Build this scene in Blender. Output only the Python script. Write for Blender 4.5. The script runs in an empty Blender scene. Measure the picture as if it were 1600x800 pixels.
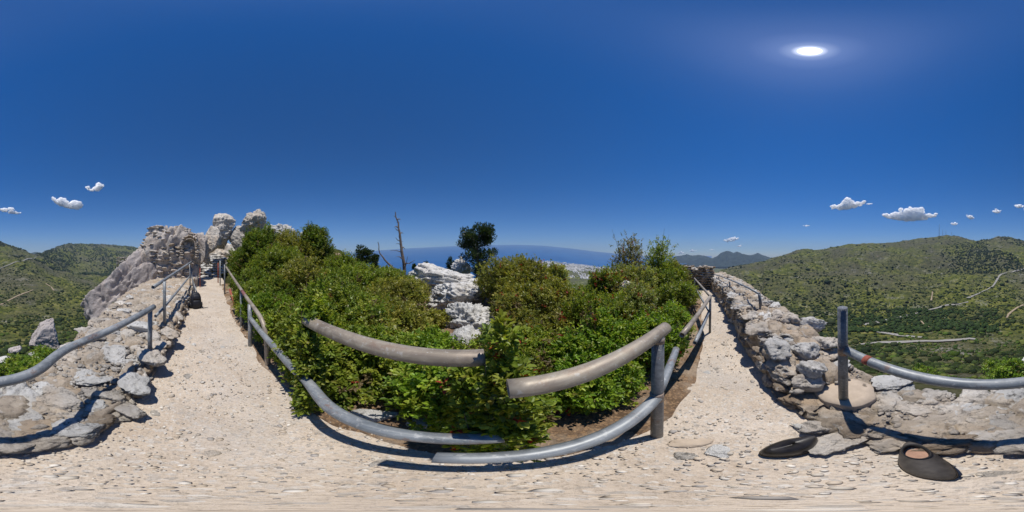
import bpy, bmesh, math, random
import numpy as np
from mathutils import Vector, Matrix, Euler

R_ = math.radians
CAMZ = 1.6
rng = np.random.default_rng(7)
random.seed(7)
scene = bpy.context.scene
C = scene.collection

# ------------------------------------------------------------------ camera
cam_d = bpy.data.cameras.new('camera')
cam_d.type = 'PANO'
try:
    cam_d.panorama_type = 'EQUIRECTANGULAR'
except Exception:
    cam_d.cycles.panorama_type = 'EQUIRECTANGULAR'
cam_d.clip_start = 0.02
cam_d.clip_end = 60000
cam = bpy.data.objects.new('camera', cam_d)
C.objects.link(cam)
cam.location = (0, 0, CAMZ)
cam.rotation_euler = (R_(90), 0, R_(-18.45))
scene.camera = cam

# ------------------------------------------------------------------ world and sun
SUN_AZ, SUN_EL = 123.1, 72.0            # azimuth clockwise from +Y
sd = Vector((math.sin(R_(SUN_AZ)) * math.cos(R_(SUN_EL)), math.cos(R_(SUN_AZ)) * math.cos(R_(SUN_EL)), math.sin(R_(SUN_EL))))
world = bpy.data.worlds.new('World')
scene.world = world
world.use_nodes = True
wn, wl = world.node_tree.nodes, world.node_tree.links
wn.clear()
w_out = wn.new('ShaderNodeOutputWorld')
w_bg = wn.new('ShaderNodeBackground')
sky = wn.new('ShaderNodeTexSky')
sky.sky_type = 'NISHITA'
sky.sun_disc = False
sky.sun_elevation = R_(SUN_EL)
sky.sun_rotation = R_(SUN_AZ)
sky.altitude = 700
sky.air_density = 1.0
sky.dust_density = 0.22
sky.ozone_density = 3.0
w_hsv = wn.new('ShaderNodeHueSaturation')
w_hsv.inputs['Saturation'].default_value = 1.28
w_hsv.inputs['Value'].default_value = 0.95
w_tint = wn.new('ShaderNodeMix'); w_tint.data_type = 'RGBA'; w_tint.blend_type = 'MULTIPLY'; w_tint.inputs[0].default_value = 1.0
w_tint.inputs[7].default_value = (0.78, 0.875, 1.10, 1)
wl.new(sky.outputs[0], w_tint.inputs[6])
wl.new(w_tint.outputs[2], w_hsv.inputs['Color'])
# the sun's own disc and aureole, as part of the sky
w_geo = wn.new('ShaderNodeTexCoord')
w_dot = wn.new('ShaderNodeVectorMath'); w_dot.operation = 'DOT_PRODUCT'
w_nrm = wn.new('ShaderNodeVectorMath'); w_nrm.operation = 'NORMALIZE'
wl.new(w_geo.outputs['Generated'], w_nrm.inputs[0])
wl.new(w_nrm.outputs[0], w_dot.inputs[0])
w_dot.inputs[1].default_value = sd
w_ac = wn.new('ShaderNodeMath'); w_ac.operation = 'ARCCOSINE'
wl.new(w_dot.outputs['Value'], w_ac.inputs[0])
w_mr = wn.new('ShaderNodeMapRange'); w_mr.inputs[1].default_value = 0; w_mr.inputs[2].default_value = R_(16); w_mr.inputs[3].default_value = 0; w_mr.inputs[4].default_value = 1
wl.new(w_ac.outputs[0], w_mr.inputs[0])
w_rp = wn.new('ShaderNodeValToRGB')
cr = w_rp.color_ramp
cr.elements[0].position = 0.0; cr.elements[0].color = (40, 40, 40, 1)
cr.elements[1].position = 1.0; cr.elements[1].color = (0, 0, 0, 1)
for pos, v in ((0.065, (30, 30, 30, 1)), (0.09, (8, 8.2, 8.5, 1)), (0.13, (2.2, 2.4, 2.8, 1)), (0.22, (0.6, 0.72, 1.05, 1)), (0.42, (0.13, 0.17, 0.28, 1))):
    e = cr.elements.new(pos); e.color = v
w_add = wn.new('ShaderNodeVectorMath'); w_add.operation = 'ADD'
wl.new(w_hsv.outputs[0], w_add.inputs[0])
wl.new(w_mr.outputs[0], w_rp.inputs[0])
wl.new(w_rp.outputs[0], w_add.inputs[1])
wl.new(w_add.outputs[0], w_bg.inputs['Color'])
w_bg.inputs['Strength'].default_value = 0.09
wl.new(w_bg.outputs[0], w_out.inputs['Surface'])

sun_d = bpy.data.lights.new('sun', 'SUN')
sun_d.energy = 4.7
sun_d.angle = R_(0.53)
sun_d.color = (1.0, 0.95, 0.87)
sun = bpy.data.objects.new('sun', sun_d)
C.objects.link(sun)
sun.location = sd * 50
sun.rotation_euler = (-sd).to_track_quat('-Z', 'Y').to_euler()

scene.view_settings.view_transform = 'Standard'
scene.view_settings.look = 'None'
scene.view_settings.exposure = 0.0
scene.view_settings.gamma = 1.0
scene.view_settings.use_curve_mapping = False
scene.cycles.max_bounces = 6
scene.cycles.diffuse_bounces = 3
scene.cycles.glossy_bounces = 2
scene.cycles.transmission_bounces = 4
scene.cycles.transparent_max_bounces = 8
scene.cycles.volume_bounces = 0
scene.cycles.use_denoising = True
try:
    scene.cycles.denoiser = 'OPENIMAGEDENOISE'
except Exception:
    pass

# ------------------------------------------------------------------ pixel helpers (photo bearings -> world points at real distances)
def bearing(px): return R_((px - 718) * 0.225)
def elev(py): return R_((400 - py) * 0.225)
def at_range(px, py, r):
    a = bearing(px)
    return Vector((r * math.sin(a), r * math.cos(a), CAMZ + r * math.tan(elev(py))))
def on_level(px, py, z=0.0):
    r = (z - CAMZ) / math.tan(elev(py))
    return at_range(px, py, r)

# ------------------------------------------------------------------ numpy noise
def _hash(i, seed):
    i = i.astype(np.int64)
    h = (i[..., 0] * 374761393 + i[..., 1] * 668265263 + i[..., 2] * 2147483647 + seed * 1274126177) & 0xffffffff
    h = ((h ^ (h >> 13)) * 1274126177) & 0xffffffff
    h = ((h ^ (h >> 16)) * 2246822519) & 0xffffffff
    h = h ^ (h >> 15)
    return (h & 0xffffff) / float(0xffffff)
def vnoise(p, seed=0):
    i = np.floor(p); f = p - i; u = f * f * (3 - 2 * f); out = 0
    for dx in (0, 1):
        for dy in (0, 1):
            for dz in (0, 1):
                w = (u[..., 0] if dx else 1 - u[..., 0]) * (u[..., 1] if dy else 1 - u[..., 1]) * (u[..., 2] if dz else 1 - u[..., 2])
                out = out + w * _hash(i + np.array([dx, dy, dz]), seed)
    return out * 2 - 1
def fbm(p, octv=4, seed=0, gain=0.5):
    a, s, out = 1.0, 0, 0
    for k in range(octv):
        out = out + a * vnoise(p * 2 ** k, seed + k * 17); s += a; a *= gain
    return out / s
def ridged(p, octv=4, seed=0):
    a, s, out = 1.0, 0, 0
    for k in range(octv):
        out = out + a * (1 - 2 * np.abs(vnoise(p * 2 ** k, seed + k * 31))); s += a; a *= 0.5
    return out / s
def worley(p, seed=0):
    """F1, F2 and a random value of the nearest cell"""
    i = np.floor(p)
    f1 = np.full(p.shape[0], 9.0); f2 = f1.copy(); idv = np.zeros(p.shape[0])
    for dx in (-1, 0, 1):
        for dy in (-1, 0, 1):
            for dz in (-1, 0, 1):
                c = i + np.array([dx, dy, dz])
                q = c + np.stack([_hash(c, seed), _hash(c, seed + 1), _hash(c, seed + 2)], -1)
                d = np.linalg.norm(p - q, axis=1)
                v = _hash(c, seed + 3)
                closer = d < f1
                f2 = np.where(closer, f1, np.minimum(f2, d))
                idv = np.where(closer, v, idv)
                f1 = np.where(closer, d, f1)
    return f1, f2, idv
def sstep(a, b, x):
    t = np.clip((x - a) / (b - a), 0, 1); return t * t * (3 - 2 * t)

# ------------------------------------------------------------------ mesh helpers
def mesh_np(name, verts, faces, smooth=False, col=None):
    me = bpy.data.meshes.new(name)
    verts = np.asarray(verts, dtype=np.float32)
    faces = np.asarray(faces, dtype=np.int32)
    m, k = faces.shape
    me.vertices.add(len(verts)); me.vertices.foreach_set('co', verts.ravel())
    me.loops.add(m * k); me.loops.foreach_set('vertex_index', faces.ravel())
    me.polygons.add(m)
    me.polygons.foreach_set('loop_start', np.arange(0, m * k, k, dtype=np.int32))
    me.polygons.foreach_set('loop_total', np.full(m, k, dtype=np.int32))
    if col is not None:
        at = me.color_attributes.new('tint', 'FLOAT_COLOR', 'POINT')
        c4 = np.ones((len(verts), 4), dtype=np.float32); c4[:, :3] = col
        at.data.foreach_set('color', c4.ravel())
    me.update(calc_edges=True)
    me.validate()
    if smooth:
        me.polygons.foreach_set('use_smooth', np.ones(m, dtype=bool))
    return me
def link(name, me, mat=None, parent=None, loc=None, rot=None, scl=None):
    o = bpy.data.objects.new(name, me)
    C.objects.link(o)
    if mat is not None and me is not None and not me.materials:
        me.materials.append(mat)
    if parent is not None: o.parent = parent
    if loc is not None: o.location = loc
    if rot is not None: o.rotation_euler = rot
    if scl is not None: o.scale = scl
    return o
def tag(o, label=None, cat=None, group=None, kind=None):
    if label: o['label'] = label
    if cat: o['category'] = cat
    if group: o['group'] = group
    if kind: o['kind'] = kind
    return o
def empty(name, loc, rz=0.0):
    o = bpy.data.objects.new(name, None); C.objects.link(o)
    o.location = loc; o.rotation_euler = (0, 0, rz); o.empty_display_size = 0.1
    return o
def grid_faces(nu, nv, wrap=False):
    i = np.arange(nu - (0 if wrap else 1))[:, None]; j = np.arange(nv - 1)[None, :]
    i2 = (i + 1) % nu
    return np.stack([i * nv + j, i2 * nv + j, i2 * nv + j + 1, i * nv + j + 1], -1).reshape(-1, 4)
def tube_np(pts, radii, n=12, caps=True):
    pts = np.asarray(pts, float); m = len(pts)
    radii = np.broadcast_to(np.asarray(radii, float), (m,))
    T = np.gradient(pts, axis=0); T /= np.linalg.norm(T, axis=1)[:, None] + 1e-9
    ref = np.array([0.0, 0, 1]) if abs(T[0, 2]) < 0.9 else np.array([1.0, 0, 0])
    V = []
    for k in range(m):
        a = np.cross(T[k], ref); a /= np.linalg.norm(a) + 1e-9
        b = np.cross(a, T[k])
        ang = np.linspace(0, 2 * np.pi, n, endpoint=False)
        V.append(pts[k] + radii[k] * (np.cos(ang)[:, None] * a + np.sin(ang)[:, None] * b))
    V = np.concatenate(V)
    F = []
    for k in range(m - 1):
        for j in range(n):
            j2 = (j + 1) % n
            F.append((k * n + j, k * n + j2, (k + 1) * n + j2, (k + 1) * n + j))
    return V, np.array(F)
def tube_mesh(name, pts, radii, n=12, hollow=False):
    V, F = tube_np(pts, radii, n)
    m = len(pts)
    faces = [tuple(f) for f in F]
    V = [tuple(v) for v in V]
    c0, c1 = len(V), len(V) + 1
    if hollow:                                   # open pipe: the inner bore shows at the ends
        V2, F2 = tube_np(pts, np.asarray(radii) * 0.8, n)
        off = len(V); V += [tuple(v) for v in V2]
        faces += [tuple(off + i for i in reversed(f)) for f in F2]
        for e in (0, (m - 1) * n):
            for j in range(n):
                j2 = (j + 1) % n
                q = (e + j, off + e + j, off + e + j2, e + j2)
                faces.append(q if e == 0 else tuple(reversed(q)))
    else:
        V.append(tuple(pts[0])); V.append(tuple(pts[-1]))
        for j in range(n):
            j2 = (j + 1) % n
            faces.append((c0, j2, j)); faces.append((c1, (m - 1) * n + j, (m - 1) * n + j2))
    me = bpy.data.meshes.new(name); me.from_pydata(V, [], faces); me.update()
    for p in me.polygons: p.use_smooth = len(p.vertices) == 4
    return me
def join_np(parts):
    V, F, o = [], [], 0
    for v, f in parts:
        V.append(np.asarray(v)); F.append(np.asarray(f) + o); o += len(v)
    return np.concatenate(V), np.concatenate(F)
def ico(sub):
    bm = bmesh.new(); bmesh.ops.create_icosphere(bm, subdivisions=sub, radius=1.0)
    v = np.array([x.co[:] for x in bm.verts]); f = np.array([[q.index for q in t.verts] for t in bm.faces]); bm.free()
    return v, f
ICO = {k: ico(k) for k in (1, 2, 3, 4, 5, 6)}

# ------------------------------------------------------------------ material helpers
class NT:
    def __init__(s, name):
        s.m = bpy.data.materials.new(name); s.m.use_nodes = True
        s.n, s.l = s.m.node_tree.nodes, s.m.node_tree.links
        s.n.clear()
        s.out = s.n.new('ShaderNodeOutputMaterial')
        s.p = s.n.new('ShaderNodeBsdfPrincipled')
        s.l.new(s.p.outputs[0], s.out.inputs[0])
        s.geo = s.n.new('ShaderNodeNewGeometry')
        s.tc = s.n.new('ShaderNodeTexCoord')
        s.pos = s.geo.outputs['Position']
    def noise(s, scale, detail=6, rough=0.6, vec=None, dist=0.0):
        t = s.n.new('ShaderNodeTexNoise'); t.inputs['Scale'].default_value = scale
        t.inputs['Detail'].default_value = detail; t.inputs['Roughness'].default_value = rough; t.inputs['Distortion'].default_value = dist
        s.l.new(vec or s.pos, t.inputs['Vector']); return t.outputs['Fac']
    def voro(s, scale, feat='F1', vec=None, out='Distance'):
        t = s.n.new('ShaderNodeTexVoronoi'); t.feature = feat; t.inputs['Scale'].default_value = scale
        s.l.new(vec or s.pos, t.inputs['Vector']); return t.outputs[out]
    def ramp(s, fac, stops):
        t = s.n.new('ShaderNodeValToRGB'); e = t.color_ramp.elements
        while len(e) < len(stops): e.new(0.5)
        for x, (p, c) in zip(e, stops):
            x.position = p; x.color = (c, c, c, 1) if isinstance(c, (int, float)) else (*c, 1)
        s.l.new(fac, t.inputs[0]); return t.outputs[0]
    def mix(s, fac, a, b, mode='MIX'):
        t = s.n.new('ShaderNodeMix'); t.data_type = 'RGBA'; t.blend_type = mode
        for sock, v in ((t.inputs[0], fac), (t.inputs[6], a), (t.inputs[7], b)):
            if isinstance(v, (int, float)): sock.default_value = v
            elif isinstance(v, tuple): sock.default_value = (*v, 1)
            else: s.l.new(v, sock)
        return t.outputs[2]
    def math(s, op, a, b=0.0):
        t = s.n.new('ShaderNodeMath'); t.operation = op
        for sock, v in ((t.inputs[0], a), (t.inputs[1], b)):
            if isinstance(v, (int, float)): sock.default_value = v
            else: s.l.new(v, sock)
        return t.outputs[0]
    def bump(s, h, strength=0.5, dist=0.02, prev=None):
        t = s.n.new('ShaderNodeBump'); t.inputs['Strength'].default_value = strength; t.inputs['Distance'].default_value = dist
        s.l.new(h, t.inputs['Height'])
        if prev is not None: s.l.new(prev, t.inputs['Normal'])
        return t.outputs[0]
    def scaled(s, v):
        t = s.n.new('ShaderNodeVectorMath'); t.operation = 'MULTIPLY'; t.inputs[1].default_value = v
        s.l.new(s.pos, t.inputs[0]); return t.outputs[0]
    def done(s, col, rough=0.9, nrm=None, spec=0.25, metal=0.0):
        if isinstance(col, tuple): s.p.inputs['Base Color'].default_value = (*col, 1)
        else: s.l.new(col, s.p.inputs['Base Color'])
        if isinstance(rough, (int, float)): s.p.inputs['Roughness'].default_value = rough
        else: s.l.new(rough, s.p.inputs['Roughness'])
        s.p.inputs['Specular IOR Level'].default_value = spec
        s.p.inputs['Metallic'].default_value = metal
        if nrm is not None: s.l.new(nrm, s.p.inputs['Normal'])
        return s.m

def limestone(name, lo, hi, warm, sc=1.0, dark=0.6, warm_amt=0.45):
    t = NT(name)
    n1 = t.noise(2.6 * sc, 9, 0.68)
    base = t.ramp(n1, [(0.3, lo), (0.52, tuple((a + b) / 2 for a, b in zip(lo, hi))), (0.68, hi)])
    n2 = t.noise(1.1 * sc, 5, 0.6, dist=0.6)
    w = t.ramp(n2, [(0.47, 0.0), (0.68, warm_amt)])
    c = t.mix(w, base, warm)
    n3 = t.noise(13 * sc, 8, 0.75)
    pits = t.ramp(n3, [(0.36, 1.0), (0.47, 0.0)])
    c = t.mix(t.math('MULTIPLY', pits, dark), c, (0.075, 0.07, 0.065))
    n4 = t.noise(5 * sc, 6, 0.7, dist=1.2)
    lich = t.ramp(n4, [(0.58, 0.0), (0.68, 0.7)])
    c = t.mix(lich, c, (0.6, 0.59, 0.56))
    ri = t.n.new('ShaderNodeObjectInfo')
    v = t.ramp(ri.outputs['Random'], [(0.0, 0.84), (1.0, 1.08)])
    c = t.mix(1.0, c, v, 'MULTIPLY')
    nb = t.bump(t.noise(9 * sc, 10, 0.75), 0.9, 0.055 / sc)
    nb = t.bump(t.noise(34 * sc, 8, 0.8), 0.9, 0.016 / sc, nb)
    return t.done(c, 0.92, nb, 0.15)

M = {}
M['stone'] = limestone('limestone_grey', (0.38, 0.345, 0.30), (0.76, 0.705, 0.63), (0.58, 0.45, 0.32), 1.0, 0.75, 0.6)
M['stone_white'] = limestone('limestone_white', (0.44, 0.43, 0.405), (0.80, 0.785, 0.75), (0.6, 0.5, 0.4), 1.0, 0.8, 0.25)
M['stone_far'] = limestone('limestone_weathered', (0.34, 0.30, 0.27), (0.69, 0.62, 0.56), (0.55, 0.42, 0.31), 0.55, 0.75, 0.5)
M['mortar'] = limestone('rubble_mortar', (0.30, 0.245, 0.19), (0.60, 0.52, 0.42), (0.46, 0.33, 0.21), 1.4, 0.6, 0.7)
M['stone_brown'] = limestone('limestone_brown', (0.20, 0.16, 0.12), (0.48, 0.40, 0.31), (0.42, 0.28, 0.17), 1.3, 0.6)
M['stone_mauve'] = limestone('limestone_mauve', (0.37, 0.33, 0.315), (0.66, 0.595, 0.565), (0.52, 0.42, 0.34), 0.5, 0.55, 0.3)

def make_path_mat():
    t = NT('gravel_path')
    n = t.noise(1.6, 8, 0.65)
    c = t.ramp(n, [(0.3, (0.45, 0.365, 0.285)), (0.5, (0.56, 0.475, 0.385)), (0.7, (0.64, 0.555, 0.465))])
    v = t.voro(46, 'F1', out='Color')
    sp = t.n.new('ShaderNodeSeparateColor'); t.l.new(v, sp.inputs[0])
    pick = t.ramp(sp.outputs[0], [(0.74, 0.0), (0.80, 0.6)])
    pc = t.ramp(sp.outputs[1], [(0.0, (0.27, 0.255, 0.235)), (0.5, (0.52, 0.49, 0.45)), (1.0, (0.68, 0.65, 0.60))])
    c = t.mix(pick, c, pc)
    wear = t.noise(0.9, 5, 0.6, dist=0.8)
    c = t.mix(t.ramp(wear, [(0.5, 0.0), (0.66, 0.5)]), c, (0.46, 0.42, 0.38))
    c = t.mix(t.ramp(t.noise(3.3, 7, 0.7), [(0.56, 0.0), (0.7, 0.5)]), c, (0.37, 0.28, 0.2))
    fine = t.noise(70, 5, 0.8)
    c = t.mix(t.ramp(fine, [(0.34, 0.55), (0.5, 0.0)]), c, (0.22, 0.17, 0.12))
    nb = t.bump(t.voro(46), 0.5, 0.012)
    nb = t.bump(fine, 0.7, 0.008, nb)
    nb = t.bump(t.noise(9, 6), 0.5, 0.03, nb)
    return t.done(c, 0.95, nb, 0.1)
M['path'] = make_path_mat()
def make_soil():
    t = NT('leaf_litter_soil')
    n = t.noise(6, 8, 0.7)
    c = t.ramp(n, [(0.3, (0.10, 0.065, 0.04)), (0.55, (0.21, 0.14, 0.09)), (0.72, (0.34, 0.26, 0.18))])
    v = t.voro(60, 'F1', out='Color')
    sp = t.n.new('ShaderNodeSeparateColor'); t.l.new(v, sp.inputs[0])
    c = t.mix(t.ramp(sp.outputs[0], [(0.72, 0.0), (0.78, 0.7)]), c, (0.36, 0.23, 0.13))
    c = t.mix(t.ramp(t.noise(1.8, 6, 0.65), [(0.46, 0.0), (0.62, 0.8)]), c, (0.42, 0.34, 0.26))
    c = t.mix(t.ramp(t.noise(38, 6, 0.8, dist=2.0), [(0.58, 0.0), (0.66, 0.7)]), c, (0.07, 0.045, 0.03))
    nb = t.bump(t.noise(38, 6, 0.8, dist=2.0), 0.8, 0.02)
    return t.done(c, 0.95, t.bump(n, 0.8, 0.03, nb), 0.1)
M['soil'] = make_soil()
def make_terrain():
    t = NT('scrub_hillside')
    big = t.noise(0.0045, 6, 0.6)
    mid = t.noise(0.05, 8, 0.68)
    fine = t.noise(0.45, 6, 0.75)
    g = t.ramp(mid, [(0.32, (0.030, 0.040, 0.010)), (0.47, (0.080, 0.095, 0.020)), (0.58, (0.16, 0.165, 0.036)), (0.72, (0.28, 0.24, 0.11))])
    d = t.ramp(big, [(0.40, 0.0), (0.60, 0.75)])
    c = t.mix(d, g, t.ramp(fine, [(0.38, (0.035, 0.036, 0.022)), (0.62, (0.14, 0.125, 0.092))]))
    spots = t.voro(0.16, 'F1')
    c = t.mix(t.ramp(spots, [(0.18, 0.75), (0.42, 0.0)]), c, (0.022, 0.032, 0.012))
    rk = t.math('MULTIPLY', t.ramp(t.noise(0.02, 7, 0.7), [(0.55, 0.0), (0.66, 1.0)]), t.ramp(t.noise(0.25, 7, 0.8), [(0.48, 0.0), (0.56, 1.0)]))
    c = t.mix(t.math('MULTIPLY', rk, 0.8), c, (0.33, 0.31, 0.285))
    earth = t.math('MULTIPLY', t.ramp(t.noise(0.035, 6, 0.7, dist=1.0), [(0.58, 0.0), (0.66, 1.0)]), t.ramp(t.noise(0.3, 5), [(0.5, 0.0), (0.6, 0.6)]))
    c = t.mix(earth, c, (0.30, 0.20, 0.125))
    nb = t.bump(t.noise(0.12, 8, 0.75), 1.0, 3.0)
    return t.done(c, 0.95, nb, 0.05)
M['terrain'] = make_terrain()
def plainmat(name, col, rough=0.8, spec=0.2, metal=0.0, nscale=None, var=0.25, bump=None):
    t = NT(name)
    if nscale:
        n = t.noise(nscale, 7, 0.65)
        c = t.ramp(n, [(0.3, tuple(x * (1 - var) for x in col)), (0.7, tuple(min(1, x * (1 + var)) for x in col))])
        return t.done(c, rough, t.bump(n, bump[0], bump[1]) if bump else None, spec, metal)
    return t.done(col, rough, None, spec, metal)
M['asphalt'] = plainmat('pale_road', (0.29, 0.275, 0.25), 0.9, 0.1, 0, 0.3, 0.2)
M['track'] = plainmat('dirt_track', (0.33, 0.26, 0.18), 0.95, 0.1, 0, 0.3, 0.2)
M['mountain'] = plainmat('far_mountain', (0.030, 0.042, 0.040), 0.95, 0.05, 0, 0.008, 0.6, (1.0, 30.0))
def make_sea():
    t = NT('sea')
    n = t.noise(0.02, 6, 0.6)
    c = t.ramp(t.noise(0.0012, 4), [(0.35, (0.008, 0.078, 0.24)), (0.65, (0.012, 0.10, 0.28))])
    return t.done(c, 0.55, t.bump(n, 0.3, 2.0), 0.25)
M['sea'] = make_sea()
def make_leaf(name):
    t = NT(name)
    a = t.n.new('ShaderNodeAttribute'); a.attribute_name = 'tint'
    col = a.outputs['Color']
    t.l.new(col, t.p.inputs['Base Color'])
    t.p.inputs['Roughness'].default_value = 0.42
    t.p.inputs['Specular IOR Level'].default_value = 0.42
    tr = t.n.new('ShaderNodeBsdfTranslucent')
    t.l.new(t.mix(1.0, col, (1.25, 1.25, 0.5), 'MULTIPLY'), tr.inputs['Color'])
    mx = t.n.new('ShaderNodeMixShader'); mx.inputs[0].default_value = 0.45
    t.l.new(t.p.outputs[0], mx.inputs[1]); t.l.new(tr.outputs[0], mx.inputs[2])
    t.l.new(mx.outputs[0], t.out.inputs[0])
    return t.m
M['leaf'] = make_leaf('leaf')
M['bark'] = plainmat('twig_bark', (0.15, 0.115, 0.085), 0.9, 0.1, 0, 25, 0.4, (0.6, 0.01))
M['deadwood'] = plainmat('dead_wood', (0.16, 0.135, 0.12), 0.9, 0.1, 0, 6, 0.6, (0.8, 0.03))
def make_pipe(name, c1, c2, rust):
    t = NT(name)
    n = t.noise(5, 8, 0.65)
    st = t.n.new('ShaderNodeTexNoise'); st.inputs['Scale'].default_value = 1.0; st.inputs['Detail'].default_value = 6
    t.l.new(t.scaled((2.2, 60, 60)), st.inputs['Vector'])
    f = t.math('ADD', t.math('MULTIPLY', n, 0.55), t.math('MULTIPLY', st.outputs['Fac'], 0.45))
    c = t.ramp(f, [(0.36, c1), (0.62, c2)])
    c = t.mix(t.ramp(t.noise(8, 8, 0.75), [(0.57, 0.0), (0.66, rust)]), c, (0.20, 0.10, 0.06))
    c = t.mix(t.ramp(t.noise(2.5, 6, 0.7, dist=1.5), [(0.5, 0.0), (0.62, 0.55)]), c, tuple(x * 0.55 for x in c1))
    c = t.mix(t.ramp(t.noise(40, 4, 0.7), [(0.58, 0.0), (0.66, 0.4)]), c, (0.55, 0.55, 0.53))
    return t.done(c, t.ramp(n, [(0.3, 0.38), (0.7, 0.58)]), t.bump(st.outputs['Fac'], 0.12, 0.004), 0.45, 0.15)
M['pipe'] = make_pipe('galvanised_pipe', (0.17, 0.19, 0.205), (0.34, 0.355, 0.36), 0.75)
M['pipe_tan'] = make_pipe('worn_tan_pipe', (0.24, 0.19, 0.15), (0.40, 0.35, 0.27), 0.35)
M['pipe_dark'] = make_pipe('dull_dark_pipe', (0.11, 0.115, 0.125), (0.22, 0.23, 0.235), 0.75)
M['pipe_rusty'] = make_pipe('rusted_weld', (0.16, 0.12, 0.10), (0.34, 0.27, 0.22), 1.0)
M['rust'] = plainmat('red_lead_paint', (0.30, 0.085, 0.055), 0.7, 0.3, 0, 20, 0.35, (0.3, 0.005))
M['rustmauve'] = plainmat('mauve_paint', (0.22, 0.10, 0.095), 0.6, 0.3, 0, 20, 0.3)
M['concrete'] = plainmat('footing_concrete', (0.46, 0.375, 0.29), 0.92, 0.1, 0, 9, 0.16, (0.5, 0.01))
M['plaster'] = plainmat('niche_plaster', (0.40, 0.37, 0.33), 0.92, 0.1, 0, 4, 0.3, (0.5, 0.02))
def make_cloud():
    t = NT('cloud_white')
    t.done((0.995, 0.995, 0.995), 1.0, None, 0.0)
    t.p.inputs['Subsurface Weight'].default_value = 1.0
    t.p.inputs['Subsurface Radius'].default_value = (1, 1, 1)
    t.p.inputs['Subsurface Scale'].default_value = 2600.0
    return t.m
M['cloud'] = make_cloud()
M['white'] = plainmat('town_white', (0.5, 0.49, 0.48), 0.9, 0.1, 0, 0.02, 0.6)
M['mast'] = plainmat('mast_steel', (0.2, 0.2, 0.21), 0.6, 0.3, 0.3)
M['black_fabric'] = plainmat('black_nylon', (0.012, 0.013, 0.02), 0.6, 0.4, 0, 120, 0.4, (0.4, 0.003))
M['black_leather'] = plainmat('dark_leather', (0.022, 0.019, 0.017), 0.33, 0.5, 0, 30, 0.4, (0.25, 0.003))
M['brown_leather'] = plainmat('grey_brown_leather', (0.075, 0.066, 0.058), 0.5, 0.4, 0, 30, 0.3, (0.3, 0.003))
M['insole'] = plainmat('tan_insole', (0.36, 0.22, 0.16), 0.85, 0.2, 0, 40, 0.2)
M['rubber'] = plainmat('sole_rubber', (0.018, 0.017, 0.017), 0.7, 0.3)
M['stitch'] = plainmat('pale_welt', (0.25, 0.2, 0.14), 0.8, 0.2)

# ================================================================== THE LAND
HOR = np.array([(0, 400), (440, 400), (545, 395), (595, 391), (640, 388), (700, 385), (760, 383), (810, 382.5), (850, 384), (890, 388), (930, 393), (970, 397), (1010, 400), (1600, 400)], float)
SKY1 = np.array([(1060, 440), (1110, 437), (1135, 430), (1160, 420), (1200, 408), (1220, 400), (1240, 393), (1255, 388.5), (1272, 390), (1300, 386), (1330, 381), (1400, 377), (1450, 371), (1480, 366), (1500, 369), (1522, 375), (1545, 373.5), (1560, 368), (1580, 369.5), (1600, 376), (1620, 383), (1640, 392), (1652, 397), (1662, 397), (1672, 392), (1690, 384), (1708, 380), (1750, 381), (1780, 383), (1800, 384), (1820, 388), (1900, 394), (1950, 400)], float)
RS = np.array([(1060, 1100), (1200, 1300), (1480, 1500), (1600, 1450), (1640, 1400), (1655, 1500), (1680, 1900), (1720, 2350), (1950, 2400)], float)
NA, NR = 1000, 170
az_px = np.linspace(0, 1600, NA, endpoint=False)
r_g = np.concatenate([np.linspace(0.05, 1.2, 8), np.geomspace(1.5, 6250, NR - 8)])
def lift_at(px): return np.tan(np.radians((400 - np.interp(px, HOR[:, 0], HOR[:, 1])) * 0.225))
def land_table():
    Z = np.zeros((NA, len(r_g)))
    lr = np.log(r_g)
    for i, px in enumerate(az_px):
        q = px if px >= 1060 else px + 1600
        s = np.tan(np.radians((400 - np.interp(q, SKY1[:, 0], SKY1[:, 1])) * 0.225))
        rs = np.interp(q, RS[:, 0], RS[:, 1])
        kr = [0.1, 1.5, 3, 10, 30, 60, 100, 150, 250, 400, rs * 0.55, rs * 0.8, rs, rs * 1.3, 6400]
        e8 = s * rs
        kz = [0, -0.5, -3.5, -13, -31, -51, -69, -84, -104, -117, -0.105 * rs * 0.55 if s > -0.04 else -0.16 * rs * .55, 0.45 * s * rs - 22, e8, e8 - 120, -320]
        zv = np.interp(lr, np.log(kr), kz)
        zs = np.interp(lr, np.log([0.1, 10, 18, 30, 60, 200, 600, 1500, 2750, 4000, 6400]), [0, -0.6, -2.5, -14, -45, -125, -235, -250, -251, -262, -320])
        zs = zs + r_g * lift_at(px) * sstep(700, 1900, r_g)
        w = sstep(1085, 1130, q) * (1 - sstep(1850, 1950, q))
        Z[i] = w * zv + (1 - w) * zs
    # round the kinks along each ray
    ker = np.array([1, 3, 4, 3, 1.]); ker /= ker.sum()
    keep = np.argmin(np.abs(r_g - 700))
    for _ in range(2):
        Zp = np.pad(Z, ((0, 0), (2, 2)), mode='edge')
        Zs = sum(ker[k] * Zp[:, k:k + Z.shape[1]] for k in range(5))
        Z[:, :keep] = Zs[:, :keep]
    return Z
LZ = land_table()
A = np.radians((az_px - 718) * 0.225)[:, None]
LX, LY = r_g[None, :] * np.sin(A), r_g[None, :] * np.cos(A)
P3 = np.stack([LX, LY, np.zeros_like(LX)], -1).reshape(-1, 3)
rr = np.broadcast_to(r_g[None, :], LX.shape)
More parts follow.
